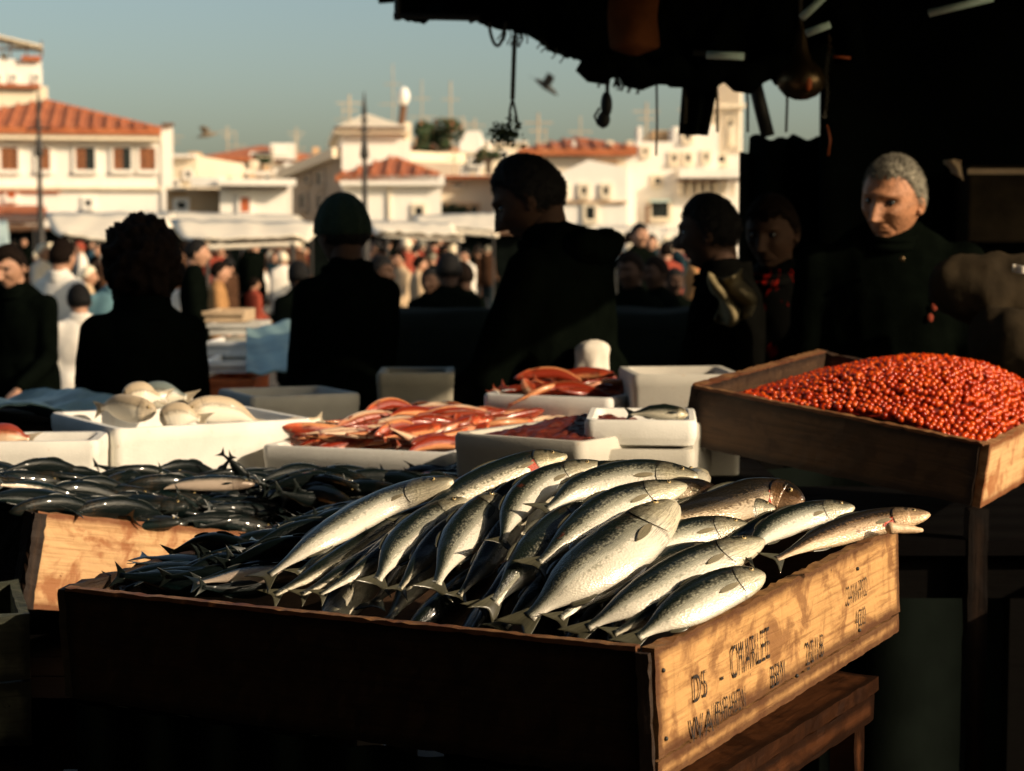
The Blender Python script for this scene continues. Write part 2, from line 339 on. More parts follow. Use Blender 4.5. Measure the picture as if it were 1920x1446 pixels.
def dup(o, loc=None, rot=None, scale=None, label=None, group=None, parent=None):
    c = o.copy(); C.objects.link(c)
    if parent is not None: c.parent = parent
    for ch in list(o.children): dup(ch, parent=c)
    if loc is not None: c.location = loc
    if rot is not None: c.rotation_euler = rot
    if scale is not None: c.scale = (scale,)*3 if isinstance(scale, (int, float)) else scale
    if label: c['label'] = label
    if group: c['group'] = group
    return c
def remeshed(mb, vox, smooth=3, disp=0.0, dscale=6.0, name='m'):
    me = mb.mesh(name); o = bpy.data.objects.new('tmp', me); C.objects.link(o)
    r = o.modifiers.new('r', 'REMESH'); r.mode = 'VOXEL'; r.voxel_size = vox; r.use_smooth_shade = True
    if smooth: q = o.modifiers.new('s', 'SMOOTH'); q.iterations = smooth; q.factor = .5
    dg = bpy.context.evaluated_depsgraph_get(); ev = o.evaluated_get(dg); nm = bpy.data.meshes.new_from_object(ev)
    bpy.data.objects.remove(o); bpy.data.meshes.remove(me)
    if disp:
        nv = len(nm.vertices); co = np.zeros(nv*3); nm.vertices.foreach_get('co', co); co = co.reshape(-1, 3)
        no = np.zeros(nv*3); nm.vertices.foreach_get('normal', no); no = no.reshape(-1, 3)
        for i in range(nv):
            p = V(co[i]); d = noise.fractal(V((p.x, p.y, p.z*.6))*dscale, 1.0, 2.0, 3); co[i] += no[i]*d*disp
        nm.vertices.foreach_set('co', co.ravel()); nm.update()
    nm.polygons.foreach_set('use_smooth', [True]*len(nm.polygons))
    return nm
def mobj(name, me, mat, parent):
    o = bpy.data.objects.new(name, me); C.objects.link(o); me.name = name
    me.materials.clear(); me.materials.append(M[mat] if isinstance(mat, str) else mat); o.parent = parent; o['_o'] = parent['_o']; return o

# ------------------------------------------------------------------ boards and crates
def board(O, A, B, T, rough=.0015, seg=.02, chip=.004, seed=0, topfray=0.0):
    """solid board: origin O, long axis A, width axis B, thickness vector T; UV u along A in metres; 'edge' attribute near the borders"""
    mb = MB(); O, A, B, T = V(O), V(A), V(B), V(T); la, lb = A.length, B.length
    na = max(2, int(la/seg)); nb = max(2, int(lb/seg)); tn = T.normalized(); an = A.normalized(); bn = B.normalized()
    def P(i, j, k):
        a, b = i/na, j/nb; p = O+A*a+B*b+T*k
        d = noise.fractal(p*35+V((seed, 0, 0)), 1, 2, 3)*rough
        p = p+tn*(d*(1 if k else -1))
        ej = (j == 0 or j == nb); ei = (i == 0 or i == na)
        c = noise.noise(V((a*la*60, b*lb*60, seed*3.1+k*1.7)))
        if ej: p = p+bn*((-1 if j else 1)*abs(c)*chip*(1+topfray*(j > 0)))
        if ei: p = p+an*((-1 if i else 1)*abs(c)*chip)
        return p
    def at(i, j): 
        d = min(i/na*la, (1-i/na)*la, j/nb*lb, (1-j/nb)*lb); return max(0.0, 1-d/.022)
    uvo = (seed*1.37 % 7, seed*2.11 % 5)
    for k in (0, 1):
        G = [[P(i, j, k) for j in range(nb+1)] for i in range(na+1)]
        if k == 0: G = G[::-1]
        idx = [(na-i if k == 0 else i, j) for i in range(na+1) for j in range(nb+1)]
        mb.grid(G, [(uvo[0]+i/na*la, uvo[1]+j/nb*lb) for i, j in idx], {'edge': [at(i, j) for i, j in idx]})
    for j in (0, nb):
        G = [[P(i, j, 0) for i in range(na+1)], [P(i, j, 1) for i in range(na+1)]]
        mb.grid(G if j == 0 else G[::-1], [(uvo[0]+i/na*la, uvo[1]+.01*k) for k in range(2) for i in range(na+1)], {'edge': [.55]*(2*(na+1))})
    for i in (0, na):
        G = [[P(i, j, 0) for j in range(nb+1)], [P(i, j, 1) for j in range(nb+1)]]
        mb.grid(G[::-1] if i == 0 else G, [(uvo[0]+.01*k, uvo[1]+j/nb*lb) for k in range(2) for j in range(nb+1)], {'edge': [.6]*(2*(nb+1))})
    return mb
def frame_from(N, r, l):
    e1 = V(r).normalized(); l = V(l); e2 = (l-e1*l.dot(e1)).normalized(); e3 = e1.cross(e2).normalized()
    if e3.z < 0: e3 = -e3
    return e1, e2, e3
def crate(name, label, N, e1, e2, e3, L1, L2, H, th, mats, split1=None, seg=.02, fray=1.0, group=None, cat='crate'):
    """open wooden crate; N = near top corner, e1/e2 horizontal axes, H height. side boards along e1 are in front of N"""
    t = thing(name, label, cat, N-e3*H)
    mf, ms, mi = mats
    def bd(nm, O, A, B, T, mat, sd, lab=None, fr=0): return board(O, A, B, T, seed=sd, seg=seg, topfray=fr).build(nm, mat, t, smooth=False, label=lab)
    up = e3
    # side along e1 at e2=0 (lit side), possibly of two boards
    if split1:
        h2 = split1
        bd('board', N-up*H+e2*.000, e1*L1, up*(h2-.0025), e2*th, ms, 1)
        bd('board', N-up*(H-h2)-e2*.002, e1*L1, up*(H-h2), e2*th, ms, 2, fr=fray)
    else: bd('board', N-up*H, e1*L1, up*H, e2*th, ms, 1, fr=fray)
    bd('board', N-up*H+e2*(L2-th), e1*L1, up*H, e2*th, mi, 3, fr=fray)
    # ends along e2
    bd('board', N-up*H+e2*(th+.001)-e1*.003, e2*(L2-2*th-.002), up*(H-.003), e1*th, mf, 4, fr=fray)
    bd('board', N-up*H+e2*(th+.001)+e1*(L1-th), e2*(L2-2*th-.002), up*(H-.003), e1*th, mi, 5, fr=fray)
    board(N-up*(H-.004)+e1*th+e2*th, e1*(L1-2*th), e2*(L2-2*th), up*.012, seed=6, seg=.08).build('bottom_board', mi, t)
    return t

# ================================================================== SETTING
mb = MB(); g = 24
mb.grid([[V((-1600+3200*i/g, -60+3000*j/g, 0)) for j in range(g+1)] for i in range(g+1)])
o = mb.build('ground', 'ground'); o['kind'] = 'structure'
# ------------------------------------------------------------------ far town
def hip_roof(x0, x1, y0, y1, z0, h, ov=.4, ridge=None):
    """hip roof prism with overhang; returns slabs mesh"""
    mb = MB(); x0 -= ov; x1 += ov; y0 -= ov; y1 += ov; d = (y1-y0)/2; r = min(d, (x1-x0)/2-.05) if ridge is None else ridge
    vs = [(x0, y0, z0), (x1, y0, z0), (x1, y1, z0), (x0, y1, z0), (x0+r, y0+d, z0+h), (x1-r, y0+d, z0+h), (x0, y0, z0-.18), (x1, y0, z0-.18), (x1, y1, z0-.18), (x0, y1, z0-.18)]
    mb.add(vs, [(0, 1, 5, 4), (1, 2, 5), (2, 3, 4, 5), (3, 0, 4), (6, 7, 1, 0), (7, 8, 2, 1), (8, 9, 3, 2), (9, 6, 0, 3), (9, 8, 7, 6)])
    return mb, (x0, x1, y0, y1, z0, h, r, d)
def tile_ridges(info, step=.45):
    x0, x1, y0, y1, z0, h, r, d = info; mb = MB(); x = x0+.2
    while x < x1-.2:
        f = 1.0
        if x < x0+r: f = (x-x0)/r
        if x > x1-r: f = (x1-x)/r
        f = max(.04, min(1, f))
        mb.tube([(x, y0-.02, z0+.03), (x, y0+d*f, z0+h*f+.03)], .07, 5); x += step
    y = y0+.2
    while y < y1-.2:
        f = max(.04, 1-abs(y-(y0+d))/d)
        mb.tube([(x1+.02, y, z0+.03), (x1-r*f, y, z0+h*f+.03)], .07, 5); y += step
    return mb
class House:
    """front wall seen between px x0..x1 at distance Y; local frame rotated by yaw (radians)"""
    def __init__(s, name, label, x0, x1, Y, depth, yaw=0.0, cat='house'):
        s.Y = Y; s.p0 = W(x0, HZ, Y); s.p0.z = 0; s.yaw = yaw; s.c, s.s = math.cos(yaw), math.sin(yaw); s.D = depth
        s.W = s.xl(x1); s.root = thing(name, label, cat, s.p0); s.root.rotation_euler = (0, 0, yaw); s.root['_o'] = (0, 0, 0); s.x0, s.x1 = x0, x1
    def xl(s, px):                       # local x along the front wall hit by the ray of pixel px
        k = (px-CX)/F
        return (k*s.p0.y-s.p0.x)/(s.c-k*s.s)
    def z(s, py, lx=0): return W(CX, py, s.p0.y+s.s*lx).z
    def part(s, mb, name, mat, parent=None, smooth=False, label=None, kind=None):
        o = mb.build(name, mat, parent or s.root, smooth=smooth, label=label)
        if kind: o['kind'] = kind
        return o
    def block(s, px0, px1, ytop, mat, name='wall', ybot=None, dy=0.0, depth=None):
        a, b = s.xl(px0), s.xl(px1); zt = s.z(ytop, (a+b)/2); zb = 0 if ybot is None else s.z(ybot, (a+b)/2)
        mb = MB().aabb((a, dy, zb), (b, dy+(depth or s.D), zt)); return s.part(mb, name, mat), (a, b, zb, zt)
    def window(s, px0, px1, y0, y1, shut=None, frame='wall_white', wall=None, dy=0.0, leaf=.5, opened=False):
        a, b = s.xl(px0), s.xl(px1); m_ = (a+b)/2; zt, zb = s.z(y0, m_), s.z(y1, m_); wd = b-a
        mb = MB(); t = .10
        mb.aabb((a-t, dy-.09, zb-t), (a, dy+.02, zt+t)).aabb((b, dy-.09, zb-t), (b+t, dy+.02, zt+t)).aabb((a, dy-.09, zt), (b, dy+.02, zt+t)).aabb((a-.08, dy-.16, zb-t*1.3), (b+.08, dy+.02, zb-.001))
        w_ = s.part(mb, 'window', frame)
        s.part(MB().aabb((a, dy-.03, zb), (b, dy-.012, zt)), 'pane', 'dark_glass', w_)
        if shut:
            for side in (0, 1):
                if side == 1 and opened: continue
                c0 = a+wd*(.02+.5*side) ; c1 = c0+wd*leaf*(.96 if not side else .92)
                sm = MB(); nsl = 9
                if opened: c1 = a+wd*leaf
                for q in range(nsl):
                    z0 = zb+(zt-zb)*q/nsl; sm.aabb((c0+.05, dy-.075, z0+.02), (c1-.05, dy-.05, z0+(zt-zb)/nsl*.8))
                sm.aabb((c0, dy-.085, zb), (c0+.05, dy-.045, zt)).aabb((c1-.05, dy-.085, zb), (c1, dy-.045, zt))
                s.part(sm, 'shutter', shut, w_)
        return w_
    def band(s, px0, px1, y0, y1, mat, name='cornice', dy=0.0, out=.3):
        a, b = s.xl(px0), s.xl(px1); m_ = (a+b)/2
        return s.part(MB().aabb((a, dy-out, s.z(y1, m_)), (b, dy+.02, s.z(y0, m_))), name, mat)
    def roof(s, px0, px1, yeave, ytop, mat='tile', ov=.5, tiles=True, dy=0.0, depth=None):
        a, b = s.xl(px0), s.xl(px1); m_ = (a+b)/2; z0 = s.z(yeave, m_); D = depth or s.D
        Yr = s.Y+D/2; h = (HZ-ytop)/F*Yr+CAMZ-z0
        mb, info = hip_roof(a+ov, b-ov, dy, dy+D, z0, h, ov); r = s.part(mb, 'roof', mat)
        if tiles: s.part(tile_ridges(info), 'tile_row', mat, r, kind='stuff')
        return r
H1 = House('market_hall', 'long white two storey house with hipped orange roof and brown shutters, at the left edge', -120, 328, 62, 12, .20)
H1.block(-120, 306, 244, 'wall_white'); H1.block(306.2, 328, 236, 'wall_white', 'pilaster', depth=1.2, dy=-.1)
H1.band(-120, 303, 243, 263, 'wall_cream', out=.5); H1.roof(-170, 306, 242, 190, ov=.6, tiles=True)
H1.band(-120, 306, 350, 356, 'wall_cream', 'string_course', out=.18)
for (a, b, op) in ((8, 40, 0), (76, 99, 0), (147, 183, 1), (217, 250, 1), (266, 296, 0)): H1.window(a, b, 277, 319, 'shutter', opened=bool(op), leaf=.5)
H1.window(163, 175, 375, 387); H1.window(18, 34, 355, 372, 'shutter_red'); H1.band(-120, 88, 386, 399, 'trim_red', 'shop_canopy', out=.9); H1.band(-60, 118, 357, 361, 'trim_red', 'shop_sign', out=.15)
H1.band(308, 331, 232, 237, 'trim_brown', 'coping', out=.3)
H2 = House('tower_house', 'tall white tower with red bands and a roof terrace, rising behind the left hall', -150, 97, 90, 8, .24)
H2.block(-150, 97, 160, 'wall_cream'); H2.block(-150, 86, 110, 'wall_white', 'upper_storey', ybot=160.2, depth=6)
H2.band(-150, 84, 158, 164, 'trim_red', out=.4); H2.band(50, 86, 106, 115, 'trim_red', 'parapet', out=.3)
for a in (2, 30, 72): H2.window(a, a+8, 142, 150)
for a in (-60, 0, 28, 58, 86): H2.band(a, a+3, 78, 108, 'trim_brown', 'post', out=.3)
mb = MB(); a, b = H2.xl(-150), H2.xl(90); mb.add([(a, -.6, H2.z(66)), (a+(b-a)*.62, -.6, H2.z(62)), (b, -.6, H2.z(82)), (a, 5, H2.z(60)), (a+(b-a)*.62, 5, H2.z(56)), (b, 5, H2.z(76)), (a, -.6, H2.z(70)), (a+(b-a)*.62, -.6, H2.z(66)), (b, -.6, H2.z(86))], [(0, 1, 4, 3), (1, 2, 5, 4), (0, 6, 7, 1), (1, 7, 8, 2)]); H2.part(mb, 'terrace_roof', 'wall_cream')
H2.band(-150, 85, 88, 93, 'trim_brown', 'railing', out=.1)
H3 = House('flat_house', 'low white flat roofed house with one red shutter, right of the hall', 415, 541, 56, 8, .14)
H3.block(415, 541, 349, 'wall_white'); H3.band(412, 556, 337, 349, 'wall_white', 'parapet', out=.7); H3.band(415, 541, 349.3, 352, 'trim_brown', 'eave', out=.35); H3.window(453, 470, 370, 398, 'shutter_red')
H3b = House('lean_to', 'tan lean-to shed with a pale flat roof, left of the low white house', 315, 412, 57, 6)
H3b.block(315, 412, 354, 'wall_tan'); H3b.band(370, 425, 334, 351, 'wall_white', 'parapet', out=.9); H3b.window(335, 352, 378, 392); H3b.band(318, 352, 352, 357, 'wall_cream', 'sill', out=.5)
H4 = House('orange_roof_house', 'distant house with wide orange roof, between the hall and the grey gable', 380, 620, 98, 10, .14)
H4.block(388, 600, 297, 'wall_white'); H4.roof(372, 618, 297, 274, ov=.8, tiles=False); H4.block(510, 556, 271, 'wall_white', 'chimney', ybot=300, dy=-1, depth=3); H4.window(475, 505, 289, 303, dy=-.05); H4.window(420, 440, 302, 316)
H5a = House('small_white_house', 'small white cube house with dark slanted awning, behind the lean-to shed', 300, 372, 76, 8, -.1)
H5a.block(300, 372, 292, 'wall_cream'); H5a.window(352, 362, 322, 332); H5a.window(322, 338, 340, 348); H5a.band(300, 374, 290, 296, 'wall_white', 'parapet', out=.3)
H5b = House('terrace_house', 'pale terrace house with stepped parapets, under the distant orange roof', 372, 560, 84, 7)
H5b.block(372, 450, 312, 'wall_cream'); H5b.block(450.3, 510, 322, 'wall_tan', 'wing'); H5b.block(510.3, 560, 316, 'wall_white', 'wing'); H5b.window(448, 462, 322, 336, dy=-.05); H5b.window(500, 508, 330, 340, dy=-.05)
H5b.band(372, 430, 308, 313, 'wall_white', 'parapet', out=.3); H5b.band(470, 548, 322, 330, 'wall_white', 'parapet', out=.6)
H5 = House('gable_house', 'grey shaded house with sloping gable and dark windows, left of the tall white block', 550, 636, 68, 9, -.75)
a, b = H5.xl(550), H5.xl(641); mb = MB(); zl, zr = H5.z(338), H5.z(296, b)
mb.add([(a, 0, 0), (b, 0, 0), (b, 0, zr), (a, 0, zl), (a, 6, 0), (b, 6, 0), (b, 6, zr), (a, 6, zl)], [(0, 1, 2, 3), (1, 5, 6, 2), (5, 4, 7, 6), (4, 0, 3, 7), (3, 2, 6, 7)]); H5.part(mb, 'wall', 'wall_grey')
mb = MB(); mb.add([(a-.4, -.4, zl), (b, -.4, zr), (b, -.4, zr+.35), (a-.4, -.4, zl+.35), (a-.4, 6.3, zl), (b, 6.3, zr), (b, 6.3, zr+.35), (a-.4, 6.3, zl+.35)], [(0, 1, 2, 3), (1, 5, 6, 2), (5, 4, 7, 6), (4, 0, 3, 7), (3, 2, 6, 7), (0, 4, 5, 1)]); H5.part(mb, 'roof', 'wall_cream')
for q in ((566, 576, 366, 392), (598, 608, 322, 348), (598, 606, 365, 392), (574, 583, 330, 342)): H5.window(*q, frame='wall_grey')
H6 = House('block_house', 'tall plain white block with low hipped roof, behind the orange roofed kiosk', 643, 770, 66, 9, .12)
H6.block(643, 757, 240, 'wall_white'); H6.block(757.3, 771, 262, 'wall_white', 'buttress', depth=4); H6.roof(628, 770, 241, 216, 'wall_cream', ov=.45, tiles=False); H6.band(630, 760, 239.5, 244, 'trim_brown', 'eave', out=.55)
H6s = MB().box((-.45, 4.5, H6.z(243)/2), .4, 4.4, H6.z(243)/2)
H7 = House('kiosk_house', 'white house with bright orange hipped roof in front of the tall white block', 642, 830, 58, 9, .04)
H7.block(646, 828, 346, 'wall_white'); H7.band(640, 834, 330, 348, 'wall_white', out=.35); H7.roof(632, 824, 329, 297, ov=.35, tiles=True); H7.window(779, 793, 388, 410, frame='wall_cream'); H7.band(729, 733, 350, 420, 'wall_cream', 'drain_pipe', out=.1)
H8 = House('courtyard_house', 'cluster of pale houses with an orange wall, under the dark tree', 757, 930, 80, 8)
H8.block(757, 862, 277, 'wall_red'); H8.block(862.3, 902, 246, 'wall_white', 'wing'); H8.block(812, 900, 290, 'wall_white', 'wing', dy=-1.4, depth=1.3); H8.block(902.3, 940, 300, 'wall_cream', 'wing'); H8.block(770, 812, 299, 'wall_cream', 'wing', dy=-1.2, depth=1.1)
H8.window(885, 905, 302, 312, dy=-1.45); H8.window(836, 848, 318, 326, dy=-1.45, frame='wall_cream'); H8.band(812, 898, 288, 293, 'wall_cream', 'coping', dy=-1.4, out=.2)
H9 = House('beige_house', 'beige house with thin red eave, half hidden by the tall man in profile', 826, 1010, 66, 8)
H9.block(826, 1010, 334, 'wall_cream'); H9.band(826, 1012, 330, 335, 'trim_red', 'eave', out=.6); H9.window(850, 866, 344, 349, frame='wall_cream')
for q in (842, 862, 884): H9.window(q, q+11, 386, 402, frame='wall_tan')
H10 = House('warehouse', 'broad white warehouse with low orange roof, right of the tall man in profile', 985, 1192, 58, 12)
H10.block(985, 1172, 293, 'wall_cream'); H10.block(1172.3, 1192, 280, 'wall_white', 'end_wall'); H10.roof(970, 1192, 281, 262, ov=.4, tiles=True); H10.band(1060, 1170, 284, 292, 'dark_glass', 'clerestory', out=.06); H10.window(1117, 1150, 307, 316, frame='wall_tan')
mb = MB(); a0, a1, a2 = H10.xl(1025), H10.xl(1100), H10.xl(1172); mb.add([(a0, -.8, 0), (a2, -.8, 0), (a2, -.8, H10.z(316)), (a1, -.8, H10.z(302)), (a0, -.8, H10.z(338)), (a0, -.01, 0), (a2, -.01, 0), (a2, -.01, H10.z(316)), (a1, -.01, H10.z(302)), (a0, -.01, H10.z(338))], [(0, 1, 2, 3, 4), (1, 6, 7, 2), (2, 7, 8, 3), (3, 8, 9, 4), (4, 9, 5, 0)]); H10.part(mb, 'gable_wall', 'wall_white')
H11 = House('apartment_block', 'white stepped apartment block with small windows and arched balcony, near the canopy ropes', 1190, 1400, 63, 10)
H11.block(1190, 1260, 266, 'wall_white'); H11.block(1228, 1262, 238, 'wall_tan', 'wing', dy=2, depth=5); H11.block(1260.3, 1345, 238, 'wall_white', 'wing'); H11.block(1345.3, 1385, 290, 'wall_white', 'wing', dy=.3)
H11.block(1180, 1262, 258, 'wall_cream', 'wing', dy=3, depth=4)
H11.band(1268, 1393, 318, 335, 'wall_white', 'balcony', out=1.0); H11.band(1268, 1393, 337, 341, 'trim_brown', 'eave', out=.8)
for q in ((1258, 1266, 290, 303), (1283, 1292, 290, 303), (1318, 1325, 288, 300), (1226, 1236, 333, 345), (1281, 1292, 250, 262), (1338, 1358, 292, 304), (1204, 1212, 280, 288)): H11.window(*q, frame='wall_cream', dy=0 if q[0] < 1338 else .3)
for i in range(7): H11.band(1272+i*16, 1277+i*16, 343, 368, 'wall_cream', 'pillar', out=.35)
H11.window(1220, 1252, 378, 408, frame='wall_cream'); H11.band(1215, 1256, 374, 379, 'awning_under', 'sign_board', out=.3); H11.band(1209, 1214, 385, 422, 'trim_brown', 'post', out=.6)
H12 = House('lighthouse_tower', 'tall white round cornered tower seen through the hanging ropes, under the canopy', 1322, 1392, 70, 4, cat='tower')
H12.block(1322, 1388, 130, 'wall_white', dy=0); H12.band(1318, 1392, 196, 203, 'wall_cream', out=.4)
for q in range(6): H12.band(1326+q*11, 1328+q*11, 135, 290, 'wall_cream', 'rib', out=.14)
H12.window(1336, 1343, 215, 232, frame='wall_cream'); H12.window(1362, 1370, 225, 245, frame='wall_cream'); H12.block(1322, 1392, 118, 'wall_cream', 'lantern_room', ybot=128.5, dy=.5, depth=3)
# filler row of houses behind
for i, (a, b, yt, mt, Y, lab) in enumerate(((-200, 20, 330, 'wall_cream', 120, 'far cream wall behind the long white hall'), (560, 640, 322, 'wall_cream', 90, 'far cream house behind the grey gable'), (905, 990, 268, 'wall_cream', 110, 'far pale house behind the tall man in profile'), (1390, 1700, 300, 'wall_cream', 70, 'pale house behind the dark stall back wall'))):
    h = House('far_house', lab, a, b, Y, 8); h.block(a, b, yt, mt); h.band(a, b, yt-3, yt, 'wall_white', 'parapet', out=.3); h.window((a+b)/2-8, (a+b)/2+4, yt+16, yt+30)
random.seed(17)
for hs_, xs_, yt_ in ((H2, (10, 60), 108), (H3, (430, 470, 515), 337), (H4, (430, 560, 590), 280), (H5b, (385, 420, 465, 490, 530, 552), 312), (H5a, (312, 345), 290), (H6, (660, 740, 764), 236), (H7, (660, 800), 326), (H8, (775, 800, 868, 890, 915), 268), (H9, (850, 880, 905), 330), (H10, (1010, 1075, 1140, 1178), 272), (H11, (1198, 1215, 1270, 1300, 1330, 1352, 1372), 246)):
    for x_ in xs_:
        k_ = random.random(); a_, b2_ = hs_.xl(x_), hs_.xl(x_+random.uniform(5, 13)); zt_ = hs_.z(yt_-random.uniform(5, 16)); zb_ = hs_.z(yt_+26)
        if k_ < .62: hs_.part(MB().aabb((a_, 1.0, zb_), (b2_, 2.2, zt_)), 'chimney', random.choice(['wall_white', 'wall_cream', 'wall_tan']))
        else: hs_.part(MB().tube([(a_, 1.2, zb_), (a_, 1.2, zt_+.9)], .035, 6).box((a_, 1.2, zt_+.6), .45, .02, .02).box((a_, 1.2, zt_+.35), .3, .02, .02), 'aerial', 'mast')
for q in ((1050, 1058, 352, 366), (1088, 1097, 352, 366), (1128, 1137, 352, 366), (1096, 1112, 388, 412)): H10.window(*q, frame='wall_cream', dy=-.8)
H10.band(1025, 1172, 378, 382, 'wall_tan', 'string_course', dy=-.8, out=.12)
# tree crowns among the houses
def leaf_tree(name, label, px, py0, py1, rad_px, Y, flower=0.0, n=2600):
    base = W(px, HZ, Y); base.z = 0; t = thing(name, label, 'tree', base)
    top = W(px, py0, Y).z; bot = W(px, py1, Y).z; R = rad_px/F*Y; rz = (top-bot)/2; cz = (top+bot)/2
    tr = MB(); tr.tube([base, base+V((.1, 0, cz*.5)), V((base.x, base.y, cz))], [.28, .22, .1], 8)
    for k in range(6):
        a = k*1.05; tr.tube([V((base.x, base.y, cz-rz*.7)), V((base.x+math.cos(a)*R*.7, base.y+math.sin(a)*R*.5, cz+rz*.3*math.sin(k)))], [.12, .03], 6)
    tr.build('trunk', 'bark', t)
    clumps = [(V((random.uniform(-1, 1)*R*.75, random.uniform(-1, 1)*R*.5, random.uniform(-1, .9)*rz*.75)), random.uniform(.25, .5)*min(R, rz)) for _ in range(14)]
    for nm, mat, cnt in (('crown', 'leaf', int(n*(1-flower))), ('blossom', 'leaf_flower', int(n*flower))):
        if not cnt: continue
        cm = MB(); c = V((base.x, base.y, cz))
        for _ in range(cnt):
            q, r = random.choice(clumps); d = V((random.gauss(0, 1), random.gauss(0, 1), random.gauss(0, 1))).normalized()*r*random.uniform(.6, 1.1)
            p = c+q+d; s = random.uniform(.06, .14); u = V((random.gauss(0, 1), random.gauss(0, 1), random.gauss(0, 1))).normalized(); v = u.orthogonal().normalized()
            cm.add([p-u*s, p+v*s*.6, p+u*s, p-v*s*.6], [(0, 1, 2, 3)])
        o = cm.build(nm, mat, t); o['kind'] = 'stuff'
leaf_tree('broadleaf_tree', 'dark bushy tree growing over the orange courtyard wall', 830, 222, 300, 52, 77, .12)
leaf_tree('shrub_tree', 'small dark shrub on a terrace, left of the tall man in profile', 915, 280, 308, 26, 74, .1, 900)
leaf_tree('roof_bush', 'dark climbing bush on the beige house, under its red eave', 850, 383, 412, 40, 62, .1, 900)
leaf_tree('distant_bush', 'dark bush beside the distant orange roof', 492, 288, 306, 18, 96, 0, 500)
# masts, dome, lamp posts
def mast(px, y0, y1, Y, wpx, lab, mat='mast'):
    p = W(px, y1, Y); q = W(px, y0, Y); p.z = 0; t = thing('mast', lab, 'mast', p)
    MB().tube([p, (p.x, p.y, q.z)], [wpx/F*Y*.5, wpx/F*Y*.3], 8).build('pole', mat, t)
    for k, f in enumerate((.80, .9)): MB().box((p.x, p.y, q.z*f), .9-.3*k, .03, .03).build('crosstree', mat, t)
for a in ((643, 195, 225, 140, 3, 'thin mast above the tall white block, leftmost of the masts'), (737, 120, 225, 130, 3, 'thin mast left of the white dome'), (791, 150, 225, 130, 3, 'thin mast right of the white dome'), (845, 152, 230, 125, 5, 'thickest mast, above the dark tree'), (1023, 240, 265, 95, 4, 'short mast on the warehouse roof, left one'), (1088, 218, 265, 95, 4, 'short mast on the warehouse roof, right one'), (443, 248, 280, 120, 3, 'short mast over the distant orange roof')): mast(*a)
p = W(757, 225, 72); t = thing('radar_dome', 'white oval dome on a stubby brown mast, above the tall white block', 'dome', (p.x, p.y, 0))
MB().tube([(p.x-.15, p.y, 0), (p.x-.1, p.y, p.z-.2), (p.x, p.y, W(757, 198, 72).z)], .14, 8).build('pole', 'trim_brown', t)
c = W(757, 181, 72); MB().ell(c, .23, .23, .36).build('dome', 'dish', t, smooth=True)
def lamp_post(px, y0, Y, lab, arms):
    q = W(px, y0, Y); t = thing('lamp_post', lab, 'lamp post', (q.x, q.y, 0))
    MB().tube([(q.x, q.y, 0), (q.x, q.y, q.z*.35), (q.x, q.y, q.z*.55), (q.x, q.y, q.z)], [.10, .09, .05, .035], 10).build('post', 'metal_post', t)
    MB().caps((q.x, q.y, q.z*.80), (q.x, q.y, q.z*.86), .09, .05).build('collar', 'metal_post', t, smooth=True)
    for k in arms: MB().tube([(q.x-k[1], q.y, W(px, k[0], Y).z-.03), (q.x, q.y, W(px, k[0], Y).z), (q.x+k[1], q.y, W(px, k[0], Y).z-.03)], .025, 6).build('arm', 'metal_post', t)
    MB().caps((q.x, q.y, q.z), (q.x, q.y, q.z+.35), .05, .01).build('finial', 'metal_post', t, smooth=True)
lamp_post(72, 205, 34, 'dark lamp post in front of the long white hall', [(240, .22)])
lamp_post(683, 210, 34, 'dark lamp post in front of the orange roofed kiosk', [(242, .10), (223, .06)])
# ------------------------------------------------------------------ market awnings
def awning(lab, pts_front, pts_back, Y, depth, mat='awning', drop=.35, name='market_awning'):
    """canvas sheet: px polyline of the front edge and of the back (upper) edge"""
    n = 14; fr = [W(pts_front[0][0]+(pts_front[1][0]-pts_front[0][0])*i/n, pts_front[0][1]+(pts_front[1][1]-pts_front[0][1])*i/n, Y) for i in range(n+1)]
    bk = [W(pts_back[0][0]+(pts_back[1][0]-pts_back[0][0])*i/n, pts_back[0][1]+(pts_back[1][1]-pts_back[0][1])*i/n, Y+depth) for i in range(n+1)]
    cx = (fr[0]+fr[-1])/2; t = thing(name, lab, 'awning', (cx.x, cx.y, 0)); mb = MB(); G = []
    for k in range(9):
        f = k/8; G.append([fr[i].lerp(bk[i], f)-V((0, 0, .10*math.sin(math.pi*f)+.04*noise.noise(V((i*.8, k*.5, Y))))) for i in range(n+1)])
    mb.grid(G); o = mb.build('canvas', mat, t, smooth=True); md = o.modifiers.new('s', 'SOLIDIFY'); md.thickness = .02
    mb = MB(); mb.grid([[p-V((0, .01, drop*(1+.2*noise.noise(V((i*1.3, Y, 2)))))) for i, p in enumerate(fr)], [p-V((0, .01, .06)) for p in fr]]); o = mb.build('valance', mat, t, smooth=True); md = o.modifiers.new('s', 'SOLIDIFY'); md.thickness = .02
    for i in (1, n-1): MB().tube([(fr[i].x, fr[i].y, 0), fr[i]-V((0, 0, .07))], .02, 8).build('pole', 'metal_post', t)
    return t
awning('wide cream awning with drooping front, over the crowd right of the woman with bushy hair', ((375, 447), (562, 440)), ((318, 410), (600, 416)), 16, 4, drop=.10)
awning('long flat cream awning under the lean-to shed, behind the bushy haired woman', ((300, 414), (606, 425)), ((300, 396), (560, 404)), 36, 5, drop=.12)
awning('broad cream awning left of the bushy haired woman', ((118, 437), (300, 462)), ((85, 398), (330, 398)), 18, 5, drop=.06)
awning('cream awning right of the man in the green cap, before the orange roofed kiosk', ((715, 432), (870, 440)), ((690, 412), (850, 418)), 22, 4, drop=.08)
awning('pale awning touching the tall man\'s shoulder from the left', ((800, 420), (935, 432)), ((770, 404), (940, 398)), 38, 6, drop=.15)
